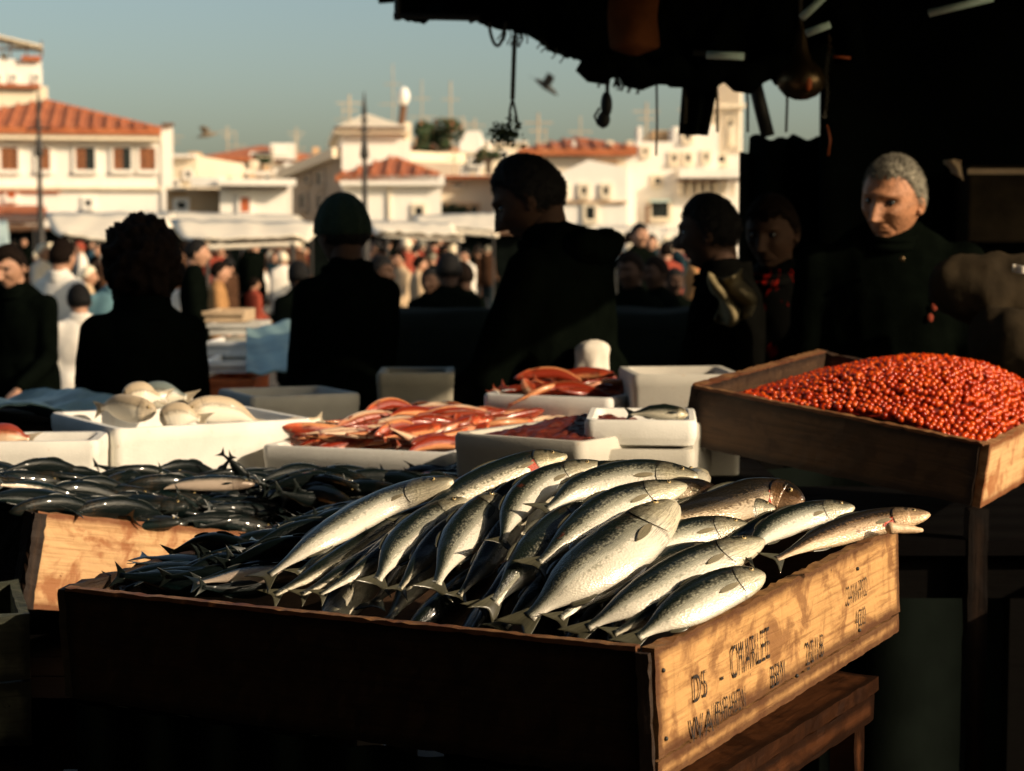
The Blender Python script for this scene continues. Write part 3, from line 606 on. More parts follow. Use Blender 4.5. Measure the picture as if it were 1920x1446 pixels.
awning('short rust and white awning left of the man with round head', ((1212, 446), (1275, 460)), ((1210, 425), (1290, 432)), 30, 4, mat='awning', drop=.2)
awning('pale blue awning at the far left edge', ((-40, 470), (22, 470)), ((-40, 405), (14, 415)), 20, 3, mat='awning_under', drop=.3)
awning('dark low awning at the left, in front of the hall\'s shop', ((-30, 418), (70, 416)), ((-30, 402), (90, 402)), 40, 5, mat='trim_brown', drop=.2)
awning('red brown awning strip below the hall\'s shop window', ((-80, 395), (86, 398)), ((-80, 388), (88, 390)), 56, 3, mat='trim_red', drop=.15)
awning('flat pale awning above the warehouse foot, right of the tall man', ((1130, 440), (1215, 436)), ((1120, 424), (1215, 422)), 42, 5, drop=.15)

# ================================================================== PEOPLE
def head_mb(c, R, k=1.0, detail=1.0, nu=110, nv=90, female=False):
    """sculpted head; local +Y is the face. c centre, R rotation matrix, k scale"""
    mb = MB(); vs = []; uv = []
    for j in range(nv+1):
        th = math.pi*j/nv
        for i in range(nu):
            ph = 2*math.pi*i/nu; d = np.array([math.sin(th)*math.sin(ph), math.sin(th)*math.cos(ph), math.cos(th)])
            p = head_pt(d); vs.append(c+(R @ V(p*k)))
    fs = []
    for j in range(nv):
        for i in range(nu): fs.append((j*nu+i, j*nu+(i+1) % nu, (j+1)*nu+(i+1) % nu, (j+1)*nu+i))
    mb.add(vs, fs)
    for sx in (-1, 1):
        for (dy, dz, a, b_, cc) in ((-.008, -.002, .007, .018, .032), (-.010, .0, .011, .013, .024), (-.004, -.022, .008, .009, .012)):
            mb.ell(c+(R @ V((sx*.080*k, dy*k, dz*k))), a*k, b_*k, cc*k, 14, 10, rot=R @ Matrix.Rotation(sx*.35, 3, 'Z') @ Matrix.Rotation(-.2, 3, 'X'))
    return mb
def head_pt(d):
    x, y, z = d
    p = np.array([x*.080, y*.100, z*.120])
    if p[2] < .0: 
        f = min(1, -p[2]/.118); p[0] *= 1-.30*f**1.4
        if y < 0: p[1] *= 1-.45*f
        else: p[1] *= 1+.02*f
    if y > 0:
        X, Z = p[0], p[2]; g = lambda cx, cz, sx, sz, a: a*math.exp(-((X-cx)/sx)**2-((Z-cz)/sz)**2)
        o = 0.0; fr = smoothstep(.0, .5, y)
        p[1] = p[1]*(1-.10*fr)
        o += g(0, .034, .05, .012, .008)
        for s in (-1, 1):
            o += g(s*.031, .010, .018, .012, -.017); o += g(s*.030, .031, .020, .007, .006); o += g(s*.030, .008, .013, .007, .005)
            o += g(s*.046, -.016, .018, .016, .008); o += g(s*.030, -.008, .014, .005, -.0025)
            o += g(s*.011, -.036, .007, .007, .008)
            for q in range(5): o += g(s*(.020+.004*q), -.034-.009*q, .0045, .007, -.0050)
            o += g(s*.040, -.055, .016, .020, -.005)
            o += g(s*.018, .045, .012, .004, -.0012)
        zz = max(0, min(1, (.014-Z)/.050))
        if -.048 < Z < .034: o += (.008+.026*zz**1.1)*math.exp(-(X/(.0085+.008*zz))**2)*float(smoothstep(-.047, -.036, Z))*float(smoothstep(.034, .012, Z))
        o += g(0, -.050, .005, .006, -.002)
        o += g(0, -.056, .020, .004, .0065); o += g(0, -.068, .018, .0045, .0065); o += g(0, -.0620, .023, .0022, -.0045)
        o += g(0, -.078, .018, .005, -.0050); o += g(0, -.096, .020, .012, .010)
        for q in (.052, .060, .069): o += g(0, q, .035, .0022, -.0012)
        p[1] += o*fr
    return p
def hair_mb(c, R, k, kind, lift=.010):
    """hair cap: shell over the scalp. kind short/receding/bushy"""
    mb = MB(); nu, nv = 90, 60; keep = {}; vs = []
    for j in range(nv+1):
        th = math.pi*.80*j/nv
        for i in range(nu):
            ph = 2*math.pi*i/nu; d = np.array([math.sin(th)*math.sin(ph), math.sin(th)*math.cos(ph), math.cos(th)])
            p = head_pt(d); front = d[1]; z = p[2]
            line = (.060 if kind != 'receding' else .074)-.10*smoothstep(.55, -.25, front) - (.0 if kind != 'bushy' else .04*smoothstep(.6, .0, front))
            line += .012*noise.noise(V((d[0]*6, d[1]*6, d[2]*3)))+.006*noise.noise(V((d[0]*22, d[1]*22, 4))); l = (z-line)/.026; a = max(0, min(1, l))
            nz = noise.fractal(V(d)*(14 if kind != 'bushy' else 4), 1, 2, 4)
            h = lift*(.55 if kind == 'receding' else 1)*a*(1+.6*nz) if kind != 'bushy' else .045*a*(1+.55*nz)
            if a <= 0: h = -.006
            nrm = V(p).normalized(); vs.append(c+(R @ (V(p*k)+nrm*h*k)))
    fs = []
    for j in range(nv):
        for i in range(nu): fs.append((j*nu+i, j*nu+(i+1) % nu, (j+1)*nu+(i+1) % nu, (j+1)*nu+i))
    return mb.add(vs, fs)
def hand(mb, w, d, side, s=1.0, curl=.5):
    """palm, four bent unequal fingers and a thumb; w wrist, d direction of the forearm"""
    d = V(d).normalized(); sd = d.cross(V((0, 0, 1))).normalized()*side; up = sd.cross(d)*side
    for q in range(4): mb.caps(w+sd*((q-1.5)*.008*s), w+d*.075*s+sd*((q-1.5)*.019*s), .014*s, .012*s, 8)
    for q, L in enumerate((.070, .080, .075, .058)):
        a = w+d*.078*s+sd*((q-1.5)*.0205*s); b = a+(d*math.cos(curl*.5)-up*math.sin(curl*.5))*L*.5*s; e = b+(d*math.cos(curl*1.4)-up*math.sin(curl*1.4))*L*.5*s
        mb.caps(a, b, .0085*s, .008*s, 8); mb.caps(b, e, .008*s, .0065*s, 8)
    a = w+d*.02*s-sd*.026*s; b = a+(d-sd*.8-up*.3).normalized()*.035*s; mb.caps(a, b, .012*s, .010*s, 8); mb.caps(b, b+(d-up*.4).normalized()*.030*s, .010*s, .008*s, 8)
def person(label, x, y, H, yaw, coat='coat_black', legs='denim', hair='hair_black', hairkind='short', skin='skin_dim', lean=0.0, head_yaw=0.0, head_pitch=0.0, head_roll=0.0,
           arms=((.05, .10, .9), (.05, .10, .9)), vox=.016, cap=None, collar=True, hood=False, width=1.0, fold=.010, group=None, extra=None, base_z=0.0, headz=0.0, apron=None):
    """yaw: facing direction, 0 = +Y (away from the camera). arms: per side (forward swing, outward, bend) in radians"""
    s = H/1.75; root = thing('person', label, 'person', (x, y, base_z), group); root.rotation_euler = (0, 0, yaw); root['_o'] = (0, 0, 0)
    P = lambda a, b, c: V((a*s, b*s, c*s)); L = lambda z: lean*max(0, z-.9)*1.0
    sh_z = 1.43; body = MB(); ct = MB(); tr = MB(); shs = MB()
    ct.ell(P(0, L(1.25), 1.25), .185*s*width, .125*s, .27*s); ct.ell(P(0, L(1.02)+.01, 1.0), .185*s*width, .140*s, .24*s); [ct.caps(P(q*.075*width, 0, 1.0), P(q*.085*width, 0, .80), .135*s, .130*s) for q in (-1, 0, 1)]; ct.caps(P(-.115*width, L(1.38), 1.375), P(.115*width, L(1.38), 1.375), .075*s, .075*s)
    ct.caps(P(0, L(1.36), 1.36), P(0, L(1.47)+.01, 1.475), .12*s, .07*s)
    body.caps(P(0, L(1.1)-.01, 1.1), P(0, L(1.34)-.01, 1.30), .09*s, .07*s); body.caps(P(0, L(1.34)-.01, 1.30), P(0, L(1.54)+.004, 1.54), .062*s, .056*s); body.ell(P(0, 0, .95), .15*s, .11*s, .16*s)
    for i, sx in enumerate((-1, 1)):
        fw, outw, bend = arms[i]; S = P(sx*.158*width, L(1.38), 1.38)
        u = V((sx*math.sin(outw), math.sin(fw)*math.cos(outw), -math.cos(fw)*math.cos(outw))); E = S+u*.29*s
        f2 = fw+bend; v = V((sx*math.sin(outw)*.3-sx*.25*math.sin(bend), math.sin(f2), -math.cos(f2))).normalized(); Wr = E+v*.25*s
        ct.caps(S, E, .070*s, .055*s); ct.caps(E, Wr, .055*s, .043*s)
        body.caps(S, E, .05*s, .04*s); body.caps(E, Wr+v*.02*s, .038*s, .028*s); hand(body, Wr+v*.02*s, v, sx, s)
        hp = P(sx*.09, 0, .92); kn = P(sx*.10, .03, .50); an = P(sx*.10, -.02, .09)
        tr.caps(hp, kn, .098*s, .068*s); tr.caps(kn, an, .068*s, .055*s); body.caps(hp, kn, .07*s, .05*s); body.caps(kn, an, .05*s, .035*s)
        shs.caps(an+P(0, -.03, -.045), an+P(0, .15, -.052), .042*s, .034*s)
    tr.ell(P(0, 0, .93), .165*s, .12*s, .13*s)
    hc = P(0, L(1.6)+.035, 1.592+headz); R = Matrix.Rotation(head_yaw, 3, 'Z') @ Matrix.Rotation(-head_pitch, 3, 'X') @ Matrix.Rotation(head_roll, 3, 'Y')
    bm = remeshed(body, .011, 3); hm = head_mb(hc, R, s).mesh('h')
    # one continuous body: torso, limbs and the sculpted head in one mesh
    b2 = bmesh.new(); b2.from_mesh(bm); b2.from_mesh(hm); b2.to_mesh(bm); b2.free(); bpy.data.meshes.remove(hm)
    bm.polygons.foreach_set('use_smooth', [True]*len(bm.polygons))
    mobj('body', bm, skin, root)
    for sx in (-1, 1):
        MB().ell(hc+(R @ (V((sx*.031, .0675, .0085))*s)), .0125*s, .0125*s, .0115*s, 12, 8).build('eye', 'eye', root, smooth=True)
    mobj('coat', remeshed(ct, vox, 4, fold*s, 7/s), coat, root); mobj('trousers', remeshed(tr, vox, 3, fold*.6*s, 8/s), legs, root)
    shs.build('shoes', 'shoe', root, smooth=True)
    if hair: hair_mb(hc, R, s, hairkind).build('hair', hair, root, smooth=True)
    if hair and hairkind != 'bushy' and not cap:
        st_ = MB(); cnt = 0; rs = random.Random(int(H*1000))
        while cnt < 2200:
            d = V((rs.gauss(0, 1), rs.gauss(0, 1), rs.gauss(0, 1))).normalized(); p = V(head_pt(np.array(d)))
            line = (.060 if hairkind != 'receding' else .074)-.10*float(smoothstep(.55, -.25, d.y))
            if p.z < line-.004+rs.uniform(-.008, .006) or d.z < -.45: continue
            n_ = p.normalized(); fl = V((d.x*.5+rs.gauss(0, .25), -.8, -.45 if d.y < .2 else .25+rs.gauss(0, .2))); fl = (fl-n_*fl.dot(n_)).normalized()
            L_ = rs.uniform(.012, .026)*(1.0 if hairkind == 'receding' else .8); a0 = p+n_*.002; a1 = a0+fl*L_*.5+n_*.008; a2 = a0+fl*L_+n_*rs.uniform(.004, .011); sd_ = fl.cross(n_)*.0010
            st_.add([hc+(R @ (q*s)) for q in (a0-sd_, a0+sd_, a1+sd_, a1-sd_, a2)], [(0, 1, 2, 3), (3, 2, 4)]); cnt += 1
        o = st_.build('hair_strands', hair, root); o['kind'] = 'stuff'
    if hairkind == 'bushy':
        hb = MB(); random.seed(5)
        for q in range(70):
            a = random.uniform(0, 6.28); z = random.uniform(-.13, .10); rr = .095*math.sqrt(max(.1, 1-(z/.16)**2)); dy = math.cos(a)
            if dy > .55 and z < .06: continue
            hb.ell(hc+(R @ (V((math.sin(a)*rr*.85, dy*rr, z))*s)), .028*s, .028*s, .030*s, 8, 6)
        mobj('curls', remeshed(hb, .010, 1, .006, 30), hair, root)
    if cap:
        cm = MB(); G = []
        for j in range(24):
            th = math.pi*.52*j/23; row = []
            for i in range(48):
                ph = 2*math.pi*i/48; d = np.array([math.sin(th)*math.sin(ph), math.sin(th)*math.cos(ph), math.cos(th)]); p = V(head_pt(d)*s); row.append(hc+(R @ (p+p.normalized()*(.016+.003*math.sin(i*1.3))*s+V((0, 0, .008)))))
            G.append(row)
        cm.grid(G, wrap=True); cm.build('cap', cap, root, smooth=True)
        if cap != 'cap_green': MB().ell(hc+(R @ (V((0, .10, .048))*s)), .062*s, .055*s, .008*s, rot=R).build('cap_peak', cap, root, smooth=True)
    if collar:
        G = []
        for j in range(5):
            row = []
            for i in range(32):
                a = 2*math.pi*i/32; r = .088-.008*j/4+.004*math.sin(3*a); row.append(P(math.sin(a)*r*.95, L(1.47)+math.cos(a)*r, 1.42+.015*j-.022*math.cos(a)*(j > 1)+L(0)))
            G.append(row)
        o = MB().grid(G, wrap=True).build('collar', coat, root, smooth=True); md = o.modifiers.new('s', 'SOLIDIFY'); md.thickness = .012
    if hood:
        hm_ = MB(); hm_.ell(P(0, L(1.4)-.085, 1.44), .15*s, .080*s, .055*s); hm_.ell(P(.06, L(1.4)-.11, 1.455), .07*s, .06*s, .045*s); hm_.ell(P(-.07, L(1.4)-.11, 1.445), .07*s, .05*s, .045*s)
        mobj('hood', remeshed(hm_, .012, 2, .012, 16), coat, root)
    if apron:
        G = []
        for j in range(16):
            z = 1.18-.62*j/15; row = []
            for i in range(20): a = -1.15+2.3*i/19; r = .160+.012*math.sin(i*1.1+j*.12)*(j/15); row.append(P(math.sin(a)*(r+.06), L(z)*.9+math.cos(a)*(r+.005), z))
            G.append(row)
        o = MB().grid(G).build('apron', apron, root, smooth=True); md = o.modifiers.new('s', 'SOLIDIFY'); md.thickness = .006
    if extra: extra(root, s, hc, R)
    return root
R90 = math.pi/2
# tall man in profile looking left
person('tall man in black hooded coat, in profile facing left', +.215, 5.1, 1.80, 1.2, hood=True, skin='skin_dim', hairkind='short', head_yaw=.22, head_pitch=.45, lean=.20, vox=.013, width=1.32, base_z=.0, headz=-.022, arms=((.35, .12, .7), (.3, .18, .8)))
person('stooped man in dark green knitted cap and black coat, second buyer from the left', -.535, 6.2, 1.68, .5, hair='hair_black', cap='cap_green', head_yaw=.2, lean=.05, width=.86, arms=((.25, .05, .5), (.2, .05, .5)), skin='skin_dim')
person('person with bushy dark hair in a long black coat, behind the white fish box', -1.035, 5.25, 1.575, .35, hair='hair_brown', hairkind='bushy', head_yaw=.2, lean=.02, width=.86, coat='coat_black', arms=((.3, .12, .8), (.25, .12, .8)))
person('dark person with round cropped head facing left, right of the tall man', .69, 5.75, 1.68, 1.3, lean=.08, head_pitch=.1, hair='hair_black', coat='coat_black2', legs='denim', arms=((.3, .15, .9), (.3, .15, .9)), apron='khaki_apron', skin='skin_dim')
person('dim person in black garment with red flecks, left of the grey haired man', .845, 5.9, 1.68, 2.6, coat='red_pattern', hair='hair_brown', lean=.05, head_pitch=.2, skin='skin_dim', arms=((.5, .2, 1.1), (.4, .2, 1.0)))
def buttons(root, s, hc, R):
    MB().ell((-.02*s, .165*s, 1.40*s), .008, .005, .008).build('button', 'brass', root, smooth=True)
    for dx, dz in ((.11, 1.27), (.13, 1.30), (.10, 1.24)): MB().ell((-dx*s, .135*s, dz*s), .009, .004, .012).build('badge', 'red_cloth', root, smooth=True)
person('grey haired old man in black coat looking down, behind the crate of red roe', 1.07, 5.3, 1.775, math.pi-.12, coat='coat_black', hair='hair_grey', hairkind='receding', skin='skin', head_yaw=-.58, head_pitch=.20, head_roll=-.12, lean=.04, width=1.25, vox=.013, extra=buttons, headz=-.032, base_z=.035)
person('child with ruddy face in black jacket at the left edge', -2.36, 9.0, 1.52, math.pi-.4, hair='hair_brown', skin='skin_far', head_pitch=.3, lean=.1, coat='coat_black', width=1.25)
person('small child in pale top and white skirt behind the left stall', -2.36, 10.2, 1.30, .4, coat='white_cloth', legs='white_cloth', hair='hair_black', skin='skin_far', vox=.02)
person('person in pale blue top and beige trousers behind the left stall', -2.38, 11.2, 1.45, .2, coat='blue_cloth', legs='beige_cloth', hair='hair_brown', skin='skin_far', vox=.02)
person('person in white jacket walking behind the child at the left edge', -2.78, 11.5, 1.55, -.5, coat='white_cloth', legs='denim', hair='hair_brown', skin='skin_far', vox=.02)
# ------------------------------------------------------------------ far crowd: one figure, then copies with their own clothes
proto = person('proto', 0, -50, 1.72, 0, vox=.03, collar=False, fold=.004)
proto.rotation_euler = (0, 0, 0); kids = list(proto.children)
for k in kids:
    if k.name.startswith(('eye', 'shoes', 'hair_strands')): bpy.data.objects.remove(k)
for k in proto.children:
    md = k.modifiers.new('d', 'DECIMATE'); md.ratio = .12
    dg = bpy.context.evaluated_depsgraph_get(); nm = bpy.data.meshes.new_from_object(k.evaluated_get(dg)); k.modifiers.clear(); mt = k.data.materials[0]; k.data = nm
def far_person(label, px, pyhead, Y, coat, legs, hair='hair_brown', skin='skin_far', group=None, first=[True]):
    top = W(px, pyhead, Y); H = top.z; s = min(1.08, max(.6, H/1.70)); r = proto.copy(); C.objects.link(r); r.location = (top.x, Y, H-1.70*s); r.location.z = max(-.12, min(0, r.location.z)); r.scale = (s, s, s); r.rotation_euler = (0, 0, random.uniform(0, 6.28)); r['label'] = label; r['category'] = 'person'
    if group: r['group'] = group
    for ch in proto.children:
        c = ch.copy(); C.objects.link(c); c.parent = r; n0 = ch.name.split('.')[0]
        for sl_ in c.material_slots: sl_.link = 'OBJECT'; sl_.material = M[{'body': skin, 'coat': coat, 'trousers': legs, 'hair': hair}[n0]]
for a in (('crowd member in white shirt and dark trousers, under the right end of the wide awning', 531, 470, 24, 'white_cloth', 'coat_black', 'bulb_cream'), ('crowd member in white shirt, left of the other white shirt under the wide awning', 494, 486, 25, 'white_cloth', 'brown_cloth', 'hair_brown'),
          ('stooping crowd member in a long tan coat, beneath the wide awning', 406, 487, 15.5, 'tan_cloth', 'tan_cloth', 'hair_brown'), ('crowd member in rose and red clothes, below the two white shirts', 475, 520, 22, 'red_cloth', 'beige_cloth', 'hair_brown'),
          ('crowd member all in beige, left one of the pale pair right of the green cap', 752, 470, 22, 'beige_cloth', 'beige_cloth', 'hair_brown'), ('crowd member all in beige, right one of the pale pair right of the green cap', 783, 478, 21, 'beige_cloth', 'beige_cloth', 'hair_brown'),
          ('crowd member in pale blue jacket, just right of the green capped man\'s shoulder', 722, 472, 24, 'blue_cloth', 'denim', 'hair_brown'), ('crowd member in white hat and white top, left of the bushy haired person', 77, 455, 22, 'white_cloth', 'denim', 'bulb_cream'),
          ('crowd member in cream coat, near the left awning pole', 105, 470, 20, 'white_cloth', 'coat_black', 'hair_black'), ('crowd member in cream hooded top, left of the bushy haired person', 161, 497, 17, 'beige_cloth', 'denim', 'bulb_cream'),
          ('crowd member in pale striped shirt, below the left awning', 127, 505, 16, 'blue_cloth', 'beige_cloth', 'hair_black'), ('crowd member in dark jacket with white cap, beneath the left awning', 190, 465, 28, 'navy_cloth', 'denim', 'bulb_cream'),
          ('crowd member in white top and red scarf beneath the left awning', 152, 452, 30, 'white_cloth', 'red_cloth', 'red_cloth'), ('crowd member in white coat, right of the bushy haired person', 352, 500, 17, 'white_cloth', 'brown_cloth', 'hair_black'),
          ('crowd member with big dark hair, right of the bushy haired person', 362, 445, 14, 'coat_black', 'denim', 'hair_black'), ('crowd member in orange jacket, left of the tall man', 828, 462, 24, 'red_cloth', 'denim', 'hair_brown'),
          ('crowd member in cream cap, left of the tall man\'s coat', 855, 475, 24, 'navy_cloth', 'denim', 'bulb_cream'), ('crowd member in white shirt, right of the tall man\'s hood', 1180, 432, 24, 'white_cloth', 'denim', 'hair_brown'),
          ('crowd member in beige coat low behind the tall man', 1176, 455, 20, 'beige_cloth', 'denim', 'bulb_cream'), ('crowd member in black under the far rust awning', 1196, 416, 18, 'coat_black', 'coat_black', 'hair_black'),
          ('vendor in red top, left of the round headed man', 1250, 455, 22, 'red_cloth', 'denim', 'hair_brown')): far_person(*a)
for (pa, pb, pt, Yb, lb) in ((-60, 320, 432, 50, 'dark backdrop for the shade behind the crowd, below the long white hall'), (322, 640, 424, 50, 'dark backdrop for the shade behind the crowd, below the flat roofed house'), (690, 1000, 440, 50, 'dark backdrop for the shade behind the crowd, below the orange roofed kiosk'), (1150, 1330, 440, 50, 'dark backdrop for the shade behind the crowd, below the apartment block')):
    pA, pB = W(pa, pt, Yb), W(pb, pt, Yb); tb = thing('shade_backdrop', lb, 'backdrop', ((pA.x+pB.x)/2, Yb, 0)); MB().aabb((pA.x, Yb, 0), (pB.x, Yb+.3, pA.z)).build('front_cloth', 'tarp', tb); MB().aabb((pA.x, Yb-.4, pA.z+.002), (pB.x, Yb+1.2, pA.z+.08)).build('backdrop_top', 'trim_brown', tb)  # dark sheets standing in for the shade between the crowd
random.seed(11)
CROWD = (('dark', 150, [('coat_black', 'denim'), ('navy_cloth', 'coat_black'), ('brown_cloth', 'denim'), ('coat_black', 'brown_cloth')]), ('white', 11, [('white_cloth', 'denim'), ('white_cloth', 'beige_cloth')]), ('red', 10, [('red_cloth', 'denim'), ('red_cloth', 'brown_cloth')]), ('tan', 10, [('tan_cloth', 'denim'), ('beige_cloth', 'brown_cloth')]), ('slate blue', 5, [('blue_cloth', 'denim')]))
for nm_, cnt_, pal in CROWD:
    for i in range(cnt_):
        px = random.choice([random.uniform(-20, 320), random.uniform(330, 570), random.uniform(690, 920), random.uniform(1160, 1300)]); Y = random.uniform(22, 46)
        c, l = random.choice(pal); far_person(nm_+' clothed figure in the packed market crowd beneath the far awnings', px, HZ+random.uniform(-.14, .16)*F/Y, Y, c, l, random.choice(['hair_black', 'hair_black', 'hair_brown', 'hair_brown', 'hair_black', 'bulb_cream', 'hair_grey']), group=nm_+' clothed figures in the market crowd')
for px, py, Y in ((708, 476, 11), (842, 470, 10.5), (872, 488, 12), (1188, 470, 10), (1236, 478, 11), (1262, 500, 12.5), (808, 500, 13), (562, 486, 12)): far_person('dark clothed figure in the packed market crowd beneath the far awnings', px, py, Y, 'coat_black', 'coat_black', random.choice(['hair_black', 'hair_brown']), skin='skin_dim', group='dark clothed figures in the market crowd')
for c in list(proto.children): bpy.data.objects.remove(c)
bpy.data.objects.remove(proto)

# ================================================================== STALL: canopy, ropes, dark back wall
def sheet(name, label, cat, fn, nu, nv, mat, th=.01, **k):
    mb = MB(); mb.grid([[fn(i/nu, j/nv) for j in range(nv+1)] for i in range(nu+1)]); a = np.array([tuple(p) for p in mb.v]); loc = (a[:, 0].mean(), a[:, 1].mean(), a[:, 2].min())
    o = mb.build(name, mat, None, smooth=True, loc=loc); o['label'] = label; o['category'] = cat; md = o.modifiers.new('s', 'SOLIDIFY'); md.thickness = th
    for q, v in k.items(): o[q] = v
    return o
nzf = lambda p, s, a: noise.fractal(V(p)*s, 1, 2, 3)*a
t = thing('stall_canopy', 'dark sagging tarpaulin canopy with ragged edge, over the buyers at the top of the picture', 'canopy', (.8, 5, 0))
def cpart(nm, fn, nu, nv, mat='tarp', th=.012):
    mb = MB(); mb.grid([[fn(i/nu, j/nv) for j in range(nv+1)] for i in range(nu+1)]); o = mb.build(nm, mat, t, smooth=True); md = o.modifiers.new('s', 'SOLIDIFY'); md.thickness = th; return o
cpart('roof_sheet', lambda u, v: V((-.45+2.5*u, 3.1+1.7*v, 2.30+nzf((u*3, v*3, 0), 1.3, .03))), 30, 24)  # unseen roof sheets, outlined to shade the buyers but spare the old man's face
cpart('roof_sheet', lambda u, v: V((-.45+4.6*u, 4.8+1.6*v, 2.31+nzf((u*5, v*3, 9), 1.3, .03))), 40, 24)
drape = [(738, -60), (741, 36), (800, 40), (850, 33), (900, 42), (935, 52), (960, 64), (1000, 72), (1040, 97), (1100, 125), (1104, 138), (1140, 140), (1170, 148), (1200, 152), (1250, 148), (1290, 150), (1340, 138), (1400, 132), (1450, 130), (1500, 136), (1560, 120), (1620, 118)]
def dr(u):
    x = 741+(1620-741)*u
    for a, b in zip(drape[1:], drape[2:]):
        if a[0] <= x <= b[0]: return x, a[1]+(b[1]-a[1])*(x-a[0])/(b[0]-a[0])
    return x, 118
def drf(u, v):
    x, yb = dr(u); yb += 7*noise.noise(V((x*.09, 3, 0)))+5*noise.noise(V((x*.3, 7, 0)))
    p = W(x, yb, 5.75); top = 2.33; z = p.z+(top-p.z)*v
    return V((p.x, 5.75+.05*math.sin(x*.05+v*2)*(1-v)+.10*math.sin(math.pi*v)+nzf((x*.02, v*2, 5), 1, .04), z))
cpart('valance', drf, 150, 20)
mb = MB(); pts = [W(1090+(1560-1090)*i/24, 118+8*math.sin(i*1.3)+((i-12)/12)**2*-26+22, 5.62) for i in range(25)]; mb.tube(pts, [.035+.02*math.sin(i*.9)**2 for i in range(25)], 10); mb.build('rolled_edge', 'tarp', t, smooth=True)
mb = MB(); random.seed(3)
for i in range(60):
    x = random.uniform(1105, 1195) if i < 42 else random.uniform(940, 1060); y = dr((x-741)/879)[1]; a = W(x, y-8, 5.74); b_ = a+V((random.uniform(-.02, .02), 0, -random.uniform(.02, .055))); mb.tube([a, (a+b_)/2+V((.008, 0, 0)), b_], .0022, 4)
o = mb.build('frayed_threads', 'rope', t); o['kind'] = 'stuff'
for (a, b_) in ((W(738, 30, 5.7), W(900, 34, 5.7)), (W(745, -40, 5.7), W(745, 38, 5.7)), (W(1300, 100, 5.65), W(1400, 106, 5.65))): MB().tube([a, b_], .010, 8).build('frame_pipe', 'iron', t)
for (a, b_) in (((1503, 34), (1545, -6)), ((1512, 63), (1556, 46)), ((1742, 25), (1862, -4)), ((1325, 103), (1395, 106))):
    q = W(a[0], a[1], 4.6); r = W(b_[0], b_[1], 4.6); MB().tube([q, r], .010, 10).build('sky_gap_pole', 'sky_gap_pole', t, smooth=True)  # sky glimpsed between rails, modelled as pale poles
for (xx, yy) in ((-.42, 4.75), (2.02, 6.3), (4.1, 6.3), (4.1, 4.85)):
    if xx > 1: MB().tube([(xx, yy, 0), (xx, yy, 2.3)], .03, 10).build('post', 'iron', t)
# support crates make the left corner hang from a line; hanging objects
def hang(name, label, cat, pts, r=.006, mat='rope', n=8, **k):
    mb = MB().tube(pts, r, n); o = mb.build(name, mat, None, smooth=True); o['label'] = label; o['category'] = cat; return o
Yh = 5.7
hang('rope_loop', 'small loop of dark rope hanging from the canopy edge, leftmost', 'rope', [W(918+31*i/12-1+0, 42+0+44*math.sin(math.pi*i/12)**.6, Yh) for i in range(13)], .005)
t2 = thing('hanging_rope', 'long dark rope that forks above the tall man\'s head', 'rope', W(962, 66, Yh))
MB().tube([W(965-4*f, 66+120*f, Yh) for f in (0, .3, .6, 1)], .007, 8).build('strand', 'rope', t2, smooth=True)
for e in (954, 972): MB().tube([W(961, 186, Yh), W((961+e)/2-1, 205, Yh), W(e, 238, Yh)], .004, 8).build('strand', 'rope', t2, smooth=True)
t3 = thing('flower_bundle', 'dried leafy bundle hanging from the forked rope', 'flowers', W(950, 268, Yh)); random.seed(9); cm = MB()
for q in range(260):
    p = W(948, 250, Yh)+V((random.gauss(0, .022), random.gauss(0, .02), random.gauss(0, .017))); s_ = random.uniform(.005, .011); u = V((random.gauss(0, 1), random.gauss(0, 1), random.gauss(0, 1))).normalized(); v = u.orthogonal().normalized(); cm.add([p-u*s_, p+v*s_*.7, p+u*s_, p-v*s_*.7], [(0, 1, 2, 3)])
o = cm.build('leaves', 'leaf', t3); o['kind'] = 'stuff'
t4 = thing('hanging_pulley', 'dark iron pulley block hanging on a cord below the canopy', 'pulley', W(1132, 232, Yh))
MB().tube([W(1138, 140, Yh), W(1139, 178, Yh)], .006, 8).build('cord', 'rope', t4); c = W(1137, 196, Yh)
MB().ell(c, .018, .014, .040).build('block', 'iron', t4, smooth=True); MB().ell(c+V((-.008, 0, -.045)), .020, .012, .026).build('hook_body', 'iron', t4, smooth=True)
MB().tube([c+V((-.02, 0, -.01)), c+V((-.036, 0, -.035)), c+V((-.025, 0, -.06)), c+V((-.008, 0, -.07))], .004, 8).build('hook', 'iron', t4, smooth=True)
hang('rope', 'thin straight cord hanging left of the apartment block', 'rope', [W(1231, 150, Yh), W(1232, 230, Yh), W(1230, 292, Yh)], .0035)
hang('rope', 'grey rope hanging right of the thin straight cord', 'rope', [W(1280, 148, Yh), W(1286, 190, Yh), W(1284, 232, Yh)], .006)
mb = MB(); mb.grid([[W(1292+48*u, 145, Yh).lerp(W(1284+34*u, 252, Yh), v)+V((0, .02*math.sin(u*9), 0)) for v in np.linspace(0, 1, 12)] for u in np.linspace(0, 1, 12)])
o = mb.build('hanging_net', 'tarp', None, smooth=True); o['label'] = 'dark strip of net gathered beside the tower'; o['category'] = 'net'; md = o.modifiers.new('s', 'SOLIDIFY'); md.thickness = .02
for i, (x0, x1, lab) in enumerate(((1341, 1345, 'thin cord crossing the tower, left one'), (1398, 1402, 'rope hanging just left of the slanted post'), (1474, 1474, 'cord hanging under the big bronze shade'))): hang('rope', lab, 'rope', [W(x0, 132, Yh), W((x0+x1)/2+2, 190, Yh), W(x1, 248, Yh)], .004)
o = MB().tube([W(1408, 128, 5.9), W(1440, 256, 5.9)], .022, 8).build('slanted_post', 'iron', None, smooth=True); o['label'] = 'black slanted post between the tower and the bronze shade'; o['category'] = 'post'
